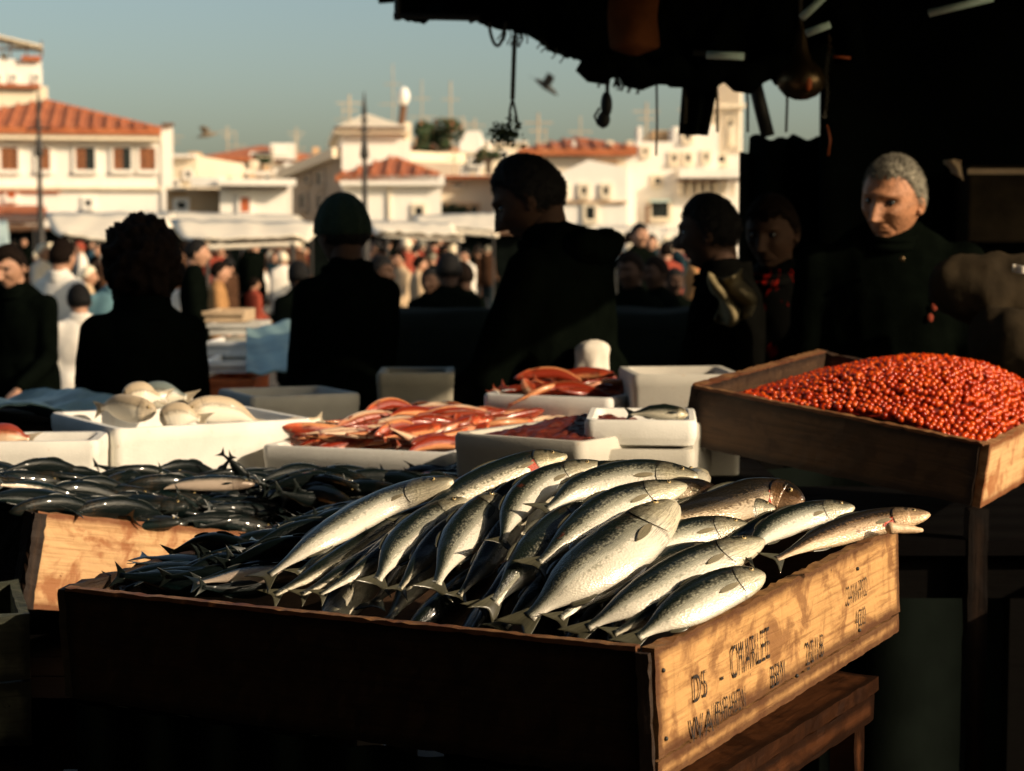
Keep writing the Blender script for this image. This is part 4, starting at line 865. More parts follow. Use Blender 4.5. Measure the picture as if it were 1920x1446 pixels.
# bronze lamp shade
t5 = thing('hanging_lamp', 'big round bronze lamp shade hanging under the canopy', 'lamp', W(1502, 186, 5.3))
prof = [(.004, 42), (.012, 60), (.02, 90), (.03, 112), (.055, 130), (.068, 148), (.064, 165), (.045, 180), (.018, 187), (.002, 188)]; G = []
for r_, py in prof:
    c = W(1502, py, 5.3); G.append([c+V((math.cos(a)*r_, math.sin(a)*r_, 0)) for a in np.linspace(0, 2*math.pi, 33)[:-1]])
MB().grid(G, wrap=True).build('shade', 'brass', t5, smooth=True); MB().tube([W(1502, 45, 5.3), W(1500, -30, 5.3)], .005, 8).build('cord', 'rope', t5)
c = W(1502, 160, 5.3); MB().ell(c+V((.012, -.058, .0)), .010, .012, .022).build('orange_glint', 'orange_paint', t5, smooth=True)  # orange glint on the bronze, modelled as a coloured spot
t6 = thing('chain', 'chain of small links hanging right of the bronze shade', 'chain', W(1553, 225, 5.3))
for i in range(22):
    p = W(1554+2*math.sin(i*.5)-i*.3, 66+i*7.2, 5.3); rr = [p+V((math.cos(a)*.0045*(1 if i % 2 else .3), math.sin(a)*.0045*(.3 if i % 2 else 1), math.sin(a+1.57)*0+math.cos(a+.5)*0+.0065*math.sin(a))) for a in np.linspace(0, 2*math.pi, 11)]; MB().tube(rr, .0014, 5, cap=False).build('link', 'rope' if i > 4 else 'brass', t6, smooth=True)
hang('orange_bar', 'short orange bar beside the chain', 'bar', [W(1563, 106, 5.3), W(1594, 109, 5.3)], .004, 'orange_paint')
hang('thin_rope', 'thin orange red cord hanging below the chain', 'rope', [W(1551, 235, 5.5), W(1557, 262, 5.5), W(1553, 292, 5.5)], .003, 'orange_paint')
# rust canvas roll at the top
G = []
for j in range(30):
    py = -60+165*j/29; row = []
    for i in range(28):
        a = 2*math.pi*i/28; c = W(1188, py, 5.45); r_ = .072*(1+.05*math.sin(3*a+j*.3))*(1 if j < 27 else (29.5-j)/3); row.append(c+V((math.cos(a)*r_, math.sin(a)*r_, 0)))
    G.append(row)
o = MB().grid(G, wrap=True).build('canvas_roll', 'rust_cloth', None, smooth=True); o['label'] = 'rust brown canvas roll hanging in the canopy shadow at the top'; o['category'] = 'canvas'
# dark back wall of stall
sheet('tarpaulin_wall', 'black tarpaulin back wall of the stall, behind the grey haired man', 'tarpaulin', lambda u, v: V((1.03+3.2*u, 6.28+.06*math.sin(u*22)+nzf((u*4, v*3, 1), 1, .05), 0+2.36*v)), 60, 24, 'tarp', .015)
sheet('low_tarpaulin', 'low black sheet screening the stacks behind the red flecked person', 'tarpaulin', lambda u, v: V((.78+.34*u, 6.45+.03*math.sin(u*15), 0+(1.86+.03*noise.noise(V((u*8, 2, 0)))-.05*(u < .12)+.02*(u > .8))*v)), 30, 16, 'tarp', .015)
# sacks and box on the right
def sack(label, c, r, mat, seed, name='sack', cat='sack'):
    mb = MB(); mb.ell(c, *r, nu=26, nv=18); random.seed(seed)
    for q in range(4): mb.ell(V(c)+V((random.uniform(-.6, .6)*r[0], random.uniform(-.3, .1)*r[1], random.uniform(-.3, .6)*r[2])), r[0]*.5, r[1]*.7, r[2]*.6)
    base = thing(name, label, cat, (c[0], c[1], c[2]-r[2])); o = mobj(name+'_cloth', remeshed(mb, .016, 2, .018, 12), mat, base)
    nv = len(o.data.vertices); co = np.zeros(nv*3); o.data.vertices.foreach_get('co', co); co = co.reshape(-1, 3)-np.array(tuple(base.location)); o.data.vertices.foreach_set('co', co.ravel()); o['_o'] = tuple(base.location); return base
sack('crumpled grey brown sack bundle at the right edge, behind the roe crate', W(1870, 545, 4.9), (.17, .10, .10), 'tarp_brown', 1)
sack('lower dark sack under the crumpled bundle at the right edge', W(1905, 650, 4.8), (.12, .14, .10), 'tarp_brown', 2)
t7 = thing('cardboard_box', 'brown box shape hanging in shadow at the upper right edge', 'box', W(1880, 455, 6.2)); q0, q1 = W(1800, 455, 6.2), W(1990, 312, 6.2)
MB().aabb((q0.x, 6.1, q0.z), (q1.x, 6.35, q1.z)).build('carton', 'tarp_brown', t7, bevel=.01); MB().aabb((q0.x-.005, 6.09, q1.z-.03), (q1.x, 6.098, q1.z-.012)).build('tape', 'beige_cloth', t7)
sheet('cloth_scrap', 'small pale cloth scrap behind the grey haired man\'s ear', 'cloth', lambda u, v: W(1770+34*u+10*(1-v)*(1-u), 300+40*(1-v)*(.35+.65*u)+0, 6.0)+V((0, .02*math.sin(u*6+v*3), 0)), 10, 10, 'beige_cloth', .004)
sheet('white_rag', 'small white rag lying on the sack at the right edge', 'cloth', lambda u, v: W(1898+30*u, 496+14*(1-v)+5*u, 4.72)+V((0, .015*math.sin(u*8), 0)), 10, 8, 'white_cloth', .006)
# ================================================================== TABLES AND MIDDLE STALLS
def table(label, x0, x1, y0, y1, z, mat='black_wood', n=5, cat='table'):
    t = thing('table', label, cat, ((x0+x1)/2, (y0+y1)/2, 0)); wd = (y1-y0)/n
    for i in range(n): board((x0, y0+wd*i+.003, z-.03), V((x1-x0, 0, 0)), V((0, wd-.006, 0)), V((0, 0, .03)), seed=i+20, seg=.08).build('plank', mat, t)
    for a in (x0+.04, x1-.1):
        for b_ in (y0+.03, y1-.09): MB().aabb((a, b_, 0), (a+.06, b_+.06, z-.032)).build('leg', mat, t)
    MB().aabb((x0+.1, y0+.04, z-.12), (x1-.1, y0+.065, z-.034)).build('apron_rail', mat, t); return t
TZ = .95
table('long dark table under the white foam boxes', -1.35, .62, 3.52, 4.75, TZ)
table('dark table carrying the crate of red roe', .50, 1.25, 3.55, 4.35, .93)
table('dark low table at the left, behind the foam boxes, covered with wet sheets', -2.0, -.86, 4.45, 4.95, 1.06)
table('dark table holding the left crate of blue black fish', -1.5, -.2, 2.75, 3.45, .82)
sheet('wet_sheet', 'dark teal wet sheet draped over the low table at the left', 'sheet', lambda u, v: V((-1.62+.7*u, 4.43+.5*v, 1.075+.04*math.sin(u*7+v*4)**2+nzf((u*6, v*5, 2), 1, .02))), 40, 24, 'teal_sheet', .004)
sheet('table_shade', 'added black sheet for the shade behind the roe crate table', 'cloth', lambda u, v: V((.30+2.4*u, 4.62+.04*math.sin(u*40), .01+.93*v)), 80, 10, 'tarp', .006)  # black sheet put in where the space behind is only dark
sheet('shade_screen', 'added black shade counter across the market lane behind the buyers', 'screen', lambda u, v: V((-.75+3.4*u, 8.4+.7*max(0, v-.6)/.4+.03*math.sin(u*30), 1.16*min(1, v/.6)+.04*noise.noise(V((u*9, v*3, 0)))*(v > .6))), 60, 14, 'tarp', .02)  # dark sheet standing in for the murky shade in the lane
table('long table of the second stall, stacked with lids and crates', -1.9, -.25, 7.2, 8.3, .86)
def tray(label, x0, x1, y0, y1, zb, h, mat, lip=.02, name='fish_tray', cat='tray'):
    t = thing(name, label, cat, ((x0+x1)/2, (y0+y1)/2, zb)); c = ((x0+x1)/2, (y0+y1)/2)
    MB().aabb((x0, y0, zb), (x1, y1, zb+.015)).build('base', mat, t); 
    for a, b_ in (((x0, y0), (x1, y0+.015)), ((x0, y1-.015), (x1, y1)), ((x0, y0+.0155), (x0+.015, y1-.0155)), ((x1-.015, y0+.0155), (x1, y1-.0155))): MB().aabb((a[0], a[1], zb+.0155), (b_[0], b_[1], zb+h)).build('side', mat, t)
    MB().aabb((x0-.01, y0-.012, zb+h-.018), (x1+.01, y0-.001, zb+h)).build('rim', mat, t); return t
Xp = lambda px, Y: (px-CX)/F*Y
tray('orange tray low on the second stall, right of the bushy haired person', Xp(385, 7.3), Xp(478, 7.3), 7.25, 7.7, .90, .07, 'orange_paint')
tray('long white tray at the front of the second stall', Xp(384, 7.2), Xp(520, 7.2), 7.05, 7.22, .875, .022, 'foam')
tray('white tray with rounded lid atop the orange tray', Xp(382, 7.4), Xp(470, 7.4), 7.3, 7.8, .99, .045, 'foam')
tray('wide white tray in the middle of the second stall', Xp(384, 7.7), Xp(505, 7.7), 7.75, 8.2, 1.03, .06, 'foam')
tray('pale blue tray behind the white trays of the second stall', Xp(385, 8), Xp(480, 8), 8.1, 8.5, 1.10, .05, 'foam_grey')
tray('beige tray topmost of the second stall', Xp(384, 8.2), Xp(455, 8.2), 8.2, 8.6, 1.15, .05, 'beige_cloth')
tray('cream tray right on the second stall, next to the green capped man', Xp(520, 7.9), Xp(556, 7.9), 7.8, 8.1, 1.02, .05, 'foam')
sheet('teal_sheet', 'pale teal plastic sheet sloping down the second stall, left of the green capped man', 'sheet', lambda u, v: W(462+92*u, 700-98*v+14*(1-u)*v+3*math.sin(u*6), 7.12+.75*v)+V((0, 0, .004*math.sin(u*14+v*9))), 30, 24, 'teal_sheet', .004)
# ================================================================== FOAM BOXES
def foam_box(label, O, e1, L1, L2, zt, zb, th=.022, mat='foam', group=None):
    """O near front corner (xy), e1 front direction; front edge from O to O+e1*L1"""
    e1 = V((e1[0], e1[1], 0)).normalized(); e2 = V((-e1.y, e1.x, 0)); O = V((O[0], O[1], 0)); mb = MB(); H = zt-zb
    loops = []
    def ring(i, z, r=.0):
        a, b_, c, d = (i, i), (L1-i, i), (L1-i, L2-i), (i, L2-i); pts = []
        cr = .018
        for (p, q) in ((a, (1, 1)), (b_, (-1, 1)), (c, (-1, -1)), (d, (1, -1))):
            n_ = 4; base = {(1, 1): math.pi, (-1, 1): 1.5*math.pi, (-1, -1): 0, (1, -1): .5*math.pi}[q]; cc = (p[0]+q[0]*cr, p[1]+q[1]*cr)
            for k in range(n_+1): an = base+math.pi/2*k/n_; pts.append((cc[0]+math.cos(an)*cr, cc[1]+math.sin(an)*cr))
        return [O+e1*x+e2*y+V((0, 0, z+.0025*noise.noise(V((x*25, y*25, z*3))))) for x, y in pts]
    R_ = [ring(.012, zb), ring(.004, zb+.004), ring(0, zt-.035), ring(-.0015, zt-.030), ring(-.0015, zt-.006), ring(.002, zt), ring(th-.004, zt), ring(th, zt-.006), ring(th+.004, zb+.03), ring(th+.01, zb+.025)]
    n = len(R_[0]); vs = [p for r in R_ for p in r]; fs = [(i*n+k, i*n+(k+1) % n, (i+1)*n+(k+1) % n, (i+1)*n+k) for i in range(len(R_)-1) for k in range(n)]; fs += [tuple(range(n-1, -1, -1)), tuple((len(R_)-1)*n+k for k in range(n))]
    o = mb.add(vs, fs).build('foam_box', mat, None, smooth=True); o['label'] = label; o['category'] = 'box'
    md = o.modifiers.new('w', 'EDGE_SPLIT'); md.split_angle = math.radians(40)
    if group: o['group'] = group
    return O, e1, e2
a_ = W(176, 828, 3.6); boxA = foam_box('low white foam box at the left edge, in front of the wet sheets', (a_.x-.5*.98, a_.y-.5*.1), (.98, .1), .5, .2, a_.z, TZ)
b_ = W(215, 805, 3.75); boxB = foam_box('white foam box heaped with cream coloured fish', (b_.x, b_.y), (.85, .52), .44, .42, b_.z, TZ)
d0, d1 = W(490, 835, 3.85), W(845, 850, 3.70); d1.z = d0.z; e = (d1-d0).normalized(); boxD = foam_box('long white foam box overflowing with red mullets', (d0.x, d0.y), (e.x, e.y), (d1-d0).length, .72, d0.z, TZ)
c_ = W(470, 745, 4.75); boxC = foam_box('empty white foam box behind the cream fish, lit inside', (c_.x, c_.y), (.85, .40), .30, .30, c_.z, 1.0, mat='foam_grey')
table('dark raised bench behind the red mullets', -.75, .75, 4.82, 5.0, 1.0)
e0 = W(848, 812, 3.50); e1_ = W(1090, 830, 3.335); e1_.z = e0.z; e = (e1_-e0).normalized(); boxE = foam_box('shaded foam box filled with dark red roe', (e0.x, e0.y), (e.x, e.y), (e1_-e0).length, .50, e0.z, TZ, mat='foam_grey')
f0 = W(1062, 842, 3.42); boxF = foam_box('lower grey foam box with a scrawled mark, touching the roe crate', (f0.x, f0.y), (.99, -.08), .235, .3, f0.z, TZ, mat='foam_grey')
boxF2 = foam_box('small white foam tray stacked on the grey marked box', (f0.x+.035, f0.y+.02), (.99, -.08), .205, .26, f0.z+.052, f0.z+.002, mat='foam', th=.016)
g0 = W(1186, 716, 4.35); boxG = foam_box('white foam box behind the stacked trays, left of the roe crate', (g0.x, g0.y), (.98, .05), .26, .3, W(1186, 703, 4.35).z, TZ, mat='foam_grey')
h0 = W(905, 772, 4.50); boxH = foam_box('shallow white foam box of red mullets, its right wall sunlit', (h0.x, h0.y), (.80, -.35), .33, .40, 1.135, TZ)
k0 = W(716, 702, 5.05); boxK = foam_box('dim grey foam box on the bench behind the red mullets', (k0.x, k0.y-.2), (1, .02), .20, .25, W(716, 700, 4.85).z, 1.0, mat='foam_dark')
# white bag hanging from tall man's hand
G = []; cb = W(1106, 726, 4.9)
for j in range(22):
    f = j/21; row = []
    for i in range(36):
        a_ = 2*math.pi*i/36; r_ = (.047-.008*abs(f-.4))*(1 if f < .78 else math.sqrt(max(.02, 1-((f-.78)/.225)**2)))*(1+.10*noise.noise(V((math.cos(a_)*2, math.sin(a_)*2, f*3)))+.05*math.sin(a_*5+f*6)); row.append(cb+V((math.cos(a_)*r_+.010*f, math.sin(a_)*r_*.8, .125*f)))
    G.append(row)
o = MB().grid(G, wrap=True).build('cloth_bag', 'white_cloth', None, smooth=True); o['label'] = 'off white cloth bag standing by the tall man\'s hip'; o['category'] = 'bag'
sheet('khaki_cloth', 'crumpled khaki cloth hanging below the red flecked person', 'cloth', lambda u, v: W(1338+66*u+12*math.sin(v*5), 600-88*v+10*math.sin(u*4), 5.4)+V((0, .03*math.sin(u*11+v*4)+.02*math.sin(v*13+u*5), 0)), 30, 30, 'khaki_apron', .006)

# ================================================================== FISH
TH = [0, .03, .08, .14, .22, .32, .45, .58, .70, .80, .88, .94, .98, 1.0]
HP = [.14, .42, .64, .80, .92, .99, 1.0, .93, .74, .50, .32, .235, .22, .26]
def catmull(P, n):
    P = [V(p) for p in P]; P = [P[0]*2-P[1]]+P+[P[-1]*2-P[-2]]; out_ = []; m_ = len(P)-3
    for i in range(n+1):
        u = min(m_-1e-6, m_*i/n); k = int(u); t = u-k; a, b, c, d = P[k:k+4]
        out_.append(.5*((2*b)+(c-a)*t+(2*a-5*b+4*c-d)*t*t+(3*b-a-3*c+d)*t**3))
    return out_
def build_fish(name, label, spine, back_dir, hh, hw, mat, fin='fin', group=None, gill=True, pect=True, nrm=None, tail_len=None, cat='fish', red=False, seed=0, n=44, m=22, dorsal=True, mouth=0.0, loc=None, belly=1.0, tailspread=1.0):
    """spine from snout to tail base; back_dir = direction of the fish's back; hh/hw half height and half thickness"""
    S = catmull(spine, n); ln = sum((S[i+1]-S[i]).length for i in range(n)); loc = S[n//2].copy() if loc is None else loc
    root = thing(name, label, cat, loc, group); Hs = []; Ns = []
    for i in range(n+1):
        t = (S[min(i+1, n)]-S[max(i-1, 0)]).normalized(); h = V(back_dir); h = (h-t*h.dot(t)).normalized(); Hs.append(h); Ns.append(t.cross(h).normalized())
    if nrm is not None and Ns[n//2].dot(V(nrm)) < 0: Ns = [-q for q in Ns]
    def prof(u): return float(np.interp(u, TH, HP))*hh
    def surf(u, a, lift=0.0):
        i = min(n-1, int(u*n)); f = u*n-i; c = S[i].lerp(S[i+1], f); h = Hs[i].lerp(Hs[i+1], f); w_ = Ns[i].lerp(Ns[i+1], f); H_ = prof(u); Wd = hw*(H_/hh)**.8*(1.0 if u < .75 else max(.16, 1-(u-.75)*3.1)); Wd = max(Wd, hw*.10)
        off = -.06*hh*math.sin(math.pi*min(1, u*1.3))*belly
        sa, ca = math.sin(a), math.cos(a); Hh = H_*(1.0 if sa > 0 else 1.0+.10*belly*math.sin(math.pi*min(1, u*1.2)))
        return c+h*(off+sa*Hh*(1+lift/hh))+w_*(math.copysign(abs(ca)**.85, ca)*(Wd+lift))
    mb = MB(); G = []; uv = []; dv = []; lt = []
    for i in range(n+1):
        u = i/n; row = []
        for k in range(m):
            a = 2*math.pi*k/m; lift = 0.0
            if .19 < u < .235: lift = -.05*hw
            if .12 < u <= .20: lift = .05*hw*math.sin((u-.12)/.08*math.pi/2)
            p = surf(u, a, lift*abs(math.cos(a))); d = noise.fractal(p*40+V((seed, 0, 0)), 1, 2, 2)*hh*.018; row.append(p+Ns[i]*d)
            uv.append((u*ln+seed*.37, a/(2*math.pi)*4*hh*1.4)); dv.append(math.sin(a)); lt.append(u)
        G.append(row)
    mb.grid(G, uv, {'dv': dv, 'lt': lt}, wrap=True)
    o_ = len(mb.v); mb.f.append(tuple(range(m-1, -1, -1))); mb.f.append(tuple(n*m+k for k in range(m)))
    mb.build('body', mat, root, smooth=True)
    # tail fin
    tl = tail_len or hh*1.05; T = (S[-1]-S[-3]).normalized(); fm = MB(); G = []; uv = []
    for i in range(7):
        u = i/6; row = []
        for k in range(15):
            v = (k/14-.5)*2; ext = tl*u*(.72+.5*abs(v)**1.3); sp = (.20+.62*u*tailspread)*hh*v*1.25; wv = .035*hh*math.sin(k*math.pi)*u+.06*hh*math.sin(v*3+seed)*u*u+.012*hh*(-1)**k*u
            row.append(S[-1]-T*.01+T*ext+Hs[-1]*sp+Ns[-1]*wv); uv.append((u*tl, v*hh))
        G.append(row)
    fo = fm.grid(G, uv).build('tail_fin', fin, root, smooth=True); md = fo.modifiers.new('s', 'SOLIDIFY'); md.thickness = hh*.035; md.offset = 0
    def fin_strip(nm, u0, u1, a, hgt, sweep, matf=fin):
        G = []; uv = []
        for i in range(13):
            u = u0+(u1-u0)*i/12; p = surf(u, a, -.0); hd = Hs[min(n, int(u*n))]*(1 if a > 0 else -1); T_ = (S[min(n, int(u*n)+1)]-S[max(0, int(u*n)-1)]).normalized(); hg = hgt*hh*(math.sin(math.pi*(i+.6)/13.2)**.6)*(1-.08*(i % 2))
            G.append([p-hd*hh*.04, p+hd*hg*.5+T_*sweep*hh*.4, p+hd*hg+T_*sweep*hh]); uv += [(u*ln, 0), (u*ln, .005), (u*ln, .01)]
        f2 = MB().grid(G, uv).build(nm, matf, root, smooth=True); md = f2.modifiers.new('s', 'SOLIDIFY'); md.thickness = hh*.03; md.offset = 0
    if dorsal:
        fin_strip('dorsal_fin', .34, .50, math.pi/2, .20, .10); fin_strip('dorsal_fin', .58, .72, math.pi/2, .15, .12); fin_strip('anal_fin', .66, .78, -math.pi/2, .17, .14)
    for s_ in ((1,) if nrm is not None else (1, -1)):
        ca = 0 if s_ > 0 else math.pi
        # eye with ring
        p = surf(.085, ca+.42*s_, .0); nn = Ns[3]*s_; r0 = hh*.115
        ey = MB().ell(p, r0, r0, r0*.6, 14, 8, rot=nn.to_track_quat('Z', 'Y').to_matrix()).build('eye', 'eye_ring', root, smooth=True)
        MB().ell(p+nn*r0*.32, r0*.62, r0*.62, r0*.42, 12, 8, rot=nn.to_track_quat('Z', 'Y').to_matrix()).build('pupil', 'eye', ey, smooth=True)
        if gill:
            G = []
            for i in range(9):
                u = i/8; row = []
                for k in range(13):
                    v = k/12; aa = (-1.05+1.95*v); edge = .195+.028*math.sin(v*math.pi)-.012*v; uu = .115+(edge-.115)*u; ang = ca+aa*s_; row.append(surf(uu, ang, hw*(.02+.05*math.sin(u*math.pi*.85))))
                G.append(row)
            dvs = [math.sin(ca+(-1.05+1.95*k/12)*s_) for i in range(9) for k in range(13)]
            gp = MB().grid(G, [(i*.004, k*.004) for i in range(9) for k in range(13)], {'dv': dvs, 'lt': [.115+.085*i/8 for i in range(9) for k in range(13)]}).build('gill_cover', mat, root, smooth=True)
            if red:
                G2 = []
                for i in range(9):
                    row = []
                    for k in range(15):
                        v = k/14; aa = -1.3+1.7*v; uu = .165+(.115+.05*noise.noise(V((v*5, seed, 0))))*i/8*math.sin(math.pi*min(1, .15+v)); row.append(surf(uu, ca+aa*s_, hw*(.03+.05*noise.noise(V((i*.6, v*6, seed)))+.03)))
                    G2.append(row)
                MB().grid(G2).build('gill_flesh', 'gill_red', root, smooth=True); md = gp.modifiers.new('s', 'SOLIDIFY'); md.thickness = hh*.03; md.offset = 0
        if pect:
            p0 = surf(.225, ca-.35*s_, hw*.02); T_ = (S[int(.30*n)]-S[int(.2*n)]).normalized(); H_ = Hs[int(.25*n)]; G = []; uv = []
            for i in range(8):
                u = i/7; row = []
                for k in range(9): v = k/8-.5; row.append(p0+T_*hh*1.15*u+H_*(v*hh*.30*math.sin(.35+2.5*u)*(1 if u < .9 else .5)-hh*.20*u)+Ns[int(.25*n)]*s_*(hh*.03+hw*.08*math.sin(u*2.2)+.008*hh*(-1)**k)); uv.append((u*hh, v*hh*.5))
                G.append(row)
            pf = MB().grid(G, uv).build('pectoral_fin', 'fin_pale' if fin == 'fin' else fin, root, smooth=True); md = pf.modifiers.new('s', 'SOLIDIFY'); md.thickness = hh*.02; md.offset = 0
    return root
# ------------------------------------------------------------------ the main crate
NC = W(1224, 1215, 2.08); RC = W(1681, 985, 2.725); LC = W(100, 1100, 2.58)
e1, e2, e3 = frame_from(NC, RC-NC, LC-NC); L1 = (RC-NC).length; L2 = (LC-NC).dot(e2); CH = .160
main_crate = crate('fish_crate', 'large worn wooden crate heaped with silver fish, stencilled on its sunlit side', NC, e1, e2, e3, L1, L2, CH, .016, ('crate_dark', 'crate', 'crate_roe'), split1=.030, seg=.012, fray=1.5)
# pale splintered rim strip along the dark front, end grain battens at the corner
board(NC-e1*.0045+e2*.02-e3*.006, e2*(L2-.04), e3*.007, e1*.012, seed=31, seg=.012, chip=.003).build('rim_strip', 'rim', main_crate)
board(NC-e3*CH-e1*.010+e2*.0005, e3*(CH-.004), e2*.018, e1*.0065, seed=33, seg=.01, chip=.004).build('corner_batten', 'crate_roe', main_crate)
for (sa, sb) in ((.015, .030), (.015, .11), (.60, .032), (.60, .12), (L1*.5, .13)):
    c = NC+e1*(sa+.002)-e3*sb-e2*.003; MB().ell(c, .0028, .0028, .0028, 8, 6).build('nail', 'iron', main_crate, smooth=True)
# stencilled writing on the lit side board
def stencil(txt, px, py, h, shear=0.0, wide=.75, ang=0.0, mat='ink'):
    cu = bpy.data.curves.new('t', 'FONT'); cu.body = txt; cu.size = 1; cu.space_character = 1.16; cu.offset = -.005
    o = bpy.data.objects.new('t', cu); C.objects.link(o); me = bpy.data.meshes.new_from_object(o.evaluated_get(bpy.context.evaluated_depsgraph_get())); bpy.data.objects.remove(o)
    # pixel -> plane of the side board
    cp = V((0, 0, CAMZ)); d = W(px, py, 1.0)-cp; nrm = e2; t_ = (NC-e2*.0045-cp).dot(nrm)/d.dot(nrm); p0 = cp+d*t_
    for v in me.vertices:
        x, y = v.co.x*wide*h, v.co.y*h; x += y*shear; x, y = x*math.cos(ang)-y*math.sin(ang), x*math.sin(ang)+y*math.cos(ang)
        j = noise.noise(V((x*300, y*300, px)))*.0006; v.co = p0+e1*(x+j)+e3*(y+j)-main_crate.location
    ob = mobj('stencil_letters', me, mat, main_crate); ob.data.polygons.foreach_set('use_smooth', [False]*len(me.polygons))
stencil('D5', 1300, 1320, .048, wide=.62); stencil('-', 1352, 1290, .05, wide=.6); stencil('CMARLEE', 1372, 1275, .060, wide=.40); stencil('IIPARABEN', 1338, 1362, .040, wide=.42); stencil('BBM', 1446, 1292, .042, wide=.52)
stencil('2018', 1512, 1250, .046, wide=.58); stencil('CANNPRO', 1588, 1138, .040, wide=.36); stencil('400', 1606, 1180, .037, wide=.60); stencil('WA1', 1294, 1398, .044, wide=.8); stencil('-', 1512, 1272, .05, wide=.9)
def mound(a, b):
    """height of the heap above the rim plane, a along the lit side, b along the front, both 0..1"""
    f = -.045+.160*math.sin(min(1.0, max(0.0, a+.04)*1.05)*math.pi*.5)**.85
    f = f*(float(smoothstep(-.02, .30, b))*.45+.55) if f > 0 else f
    f = f*(1-.80*float(smoothstep(.50, .78, b))) if f > 0 else f
    if a > .88: f -= .030*float(smoothstep(.88, 1.1, a))
    return f-.012*float(smoothstep(.6, .9, b))
def hit(px, py, lift=0.0):
    o = V((0, 0, CAMZ)); d = W(px, py, 1.0)-o; prev = None
    for k in range(1600):
        Y = 1.75+.001*k; p = o+d*Y; q = p-NC; a, b = q.dot(e1)/L1, q.dot(e2)/L2; h = q.dot(e3)
        if h < mound(a, b)+lift*float(smoothstep(-.02, .22, a)) and a > -.02: return p
        if a > 1.0: return p
    return p
tocam = lambda p: (V((0, 0, CAMZ))-p).normalized()
def silver(label, px, wid, mat='bass', lift=.0, roll=0.0, seed=0, fin='fin', **k):
    """px: tail base -> head polyline on the photo"""
    P = [hit(x, y, lift) for x, y in px]; mid = P[len(P)//2]; hh = wid/2/F*(mid.y)*1.02; hw = hh*.46; n_ = (tocam(mid)*.62+V((0, 0, .75))+V((.18, 0, 0))).normalized()
    t = (P[-1]-P[0]).normalized(); n_ = (n_-t*n_.dot(t)).normalized(); bd = t.cross(n_).normalized()
    if bd.dot(V((-1, .2, .5))) < 0: bd = -bd
    bd = (Matrix.Rotation(roll+.06, 3, t) @ bd); P = [p+n_*hw*.35 for p in P]
    return build_fish('silver_fish', label, P[::-1], bd, hh, hw, mat, fin=fin, nrm=n_, seed=seed, group='silver fish heaped in the stencilled crate', **k)
silver('silver fish hidden in shadow below the long leftmost one', [(470, 1135), (560, 1085), (680, 1020), (800, 960), (900, 930)], 58, 'bass_dark', .0, seed=2, lift=-.004) if False else None
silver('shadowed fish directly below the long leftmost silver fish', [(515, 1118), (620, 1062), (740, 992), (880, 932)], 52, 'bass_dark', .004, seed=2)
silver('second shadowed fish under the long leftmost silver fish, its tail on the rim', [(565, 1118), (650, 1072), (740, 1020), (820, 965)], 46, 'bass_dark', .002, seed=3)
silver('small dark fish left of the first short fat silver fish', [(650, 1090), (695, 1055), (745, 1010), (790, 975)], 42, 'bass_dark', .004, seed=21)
silver('long leftmost silver fish lying on top of the heap', [(505, 1082), (600, 1015), (720, 945), (850, 905)], 68, 'bass', .040, seed=1, roll=-.30)
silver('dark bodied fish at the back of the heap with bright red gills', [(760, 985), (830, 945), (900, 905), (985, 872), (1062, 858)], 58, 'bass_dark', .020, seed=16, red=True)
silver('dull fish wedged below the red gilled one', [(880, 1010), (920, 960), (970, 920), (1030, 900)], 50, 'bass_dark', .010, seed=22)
silver('silver fish curving up in the back, its head at the canopy of boxes', [(940, 1020), (962, 960), (1020, 905), (1130, 874)], 62, 'bass', .026, seed=6)
silver('fat silver fish at the back of the heap, pointing right', [(1025, 958), (1090, 918), (1190, 892), (1308, 898)], 68, 'bass', .030, seed=8)
silver('bronze fish peeping out behind the right end of the heap', [(1170, 935), (1240, 922), (1300, 918), (1352, 938)], 48, 'bass_brown', .024, seed=18)
silver('dark headed round fish with torn orange gill, at the right back', [(1190, 985), (1270, 975), (1350, 955), (1430, 930), (1506, 945)], 84, 'bass_brown', .018, seed=17, red=True)
silver('short fat silver fish with fringed tail, left of centre', [(707, 1092), (742, 1035), (800, 985), (872, 942)], 72, 'bass', .012, seed=4)
silver('upright silver fish with drooping tail, left of the centre', [(817, 1100), (850, 1030), (893, 975), (935, 935)], 78, 'bass', .018, seed=5)
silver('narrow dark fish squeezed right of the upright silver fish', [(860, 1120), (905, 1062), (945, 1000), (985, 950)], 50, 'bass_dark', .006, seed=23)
silver('dusky broad silver fish with a scaly side, in the centre', [(925, 1135), (985, 1065), (1045, 1005), (1110, 955)], 88, 'bass', .020, seed=7, roll=.25, tailspread=.55, tail_len=.035)
silver('slim silver fish bent over the heap above the biggest one', [(1010, 1060), (1080, 1000), (1165, 945), (1285, 915)], 74, 'bass', .036, seed=9)
silver('tail end fish under the biggest silver fish', [(945, 1180), (1000, 1130), (1060, 1075), (1110, 1030)], 64, 'bass_dark', .006, seed=24)
silver('biggest and palest silver fish, in the middle of the crate', [(990, 1165), (1075, 1095), (1160, 1030), (1262, 950)], 124, 'bass', .030, seed=10, roll=-.22, tailspread=.55, tail_len=.035)
silver('half covered silver fish right of the biggest one', [(1140, 1085), (1215, 1035), (1300, 1000), (1405, 990)], 66, 'bass', .016, seed=13)
silver('dusky fish lying under the half covered one', [(1120, 1120), (1190, 1075), (1270, 1045), (1350, 1030)], 54, 'bass_dark', .008, seed=25)
silver('silver fish leaning on the right rim, farther back', [(1395, 1045), (1440, 1000), (1510, 968), (1600, 955)], 58, 'bass', .022, seed=14)
silver('reddish bellied fish sticking its pale jaw out over the right corner', [(1455, 1052), (1540, 1012), (1630, 982), (1742, 968)], 58, 'bass_jaw', .020, seed=15, red=True)
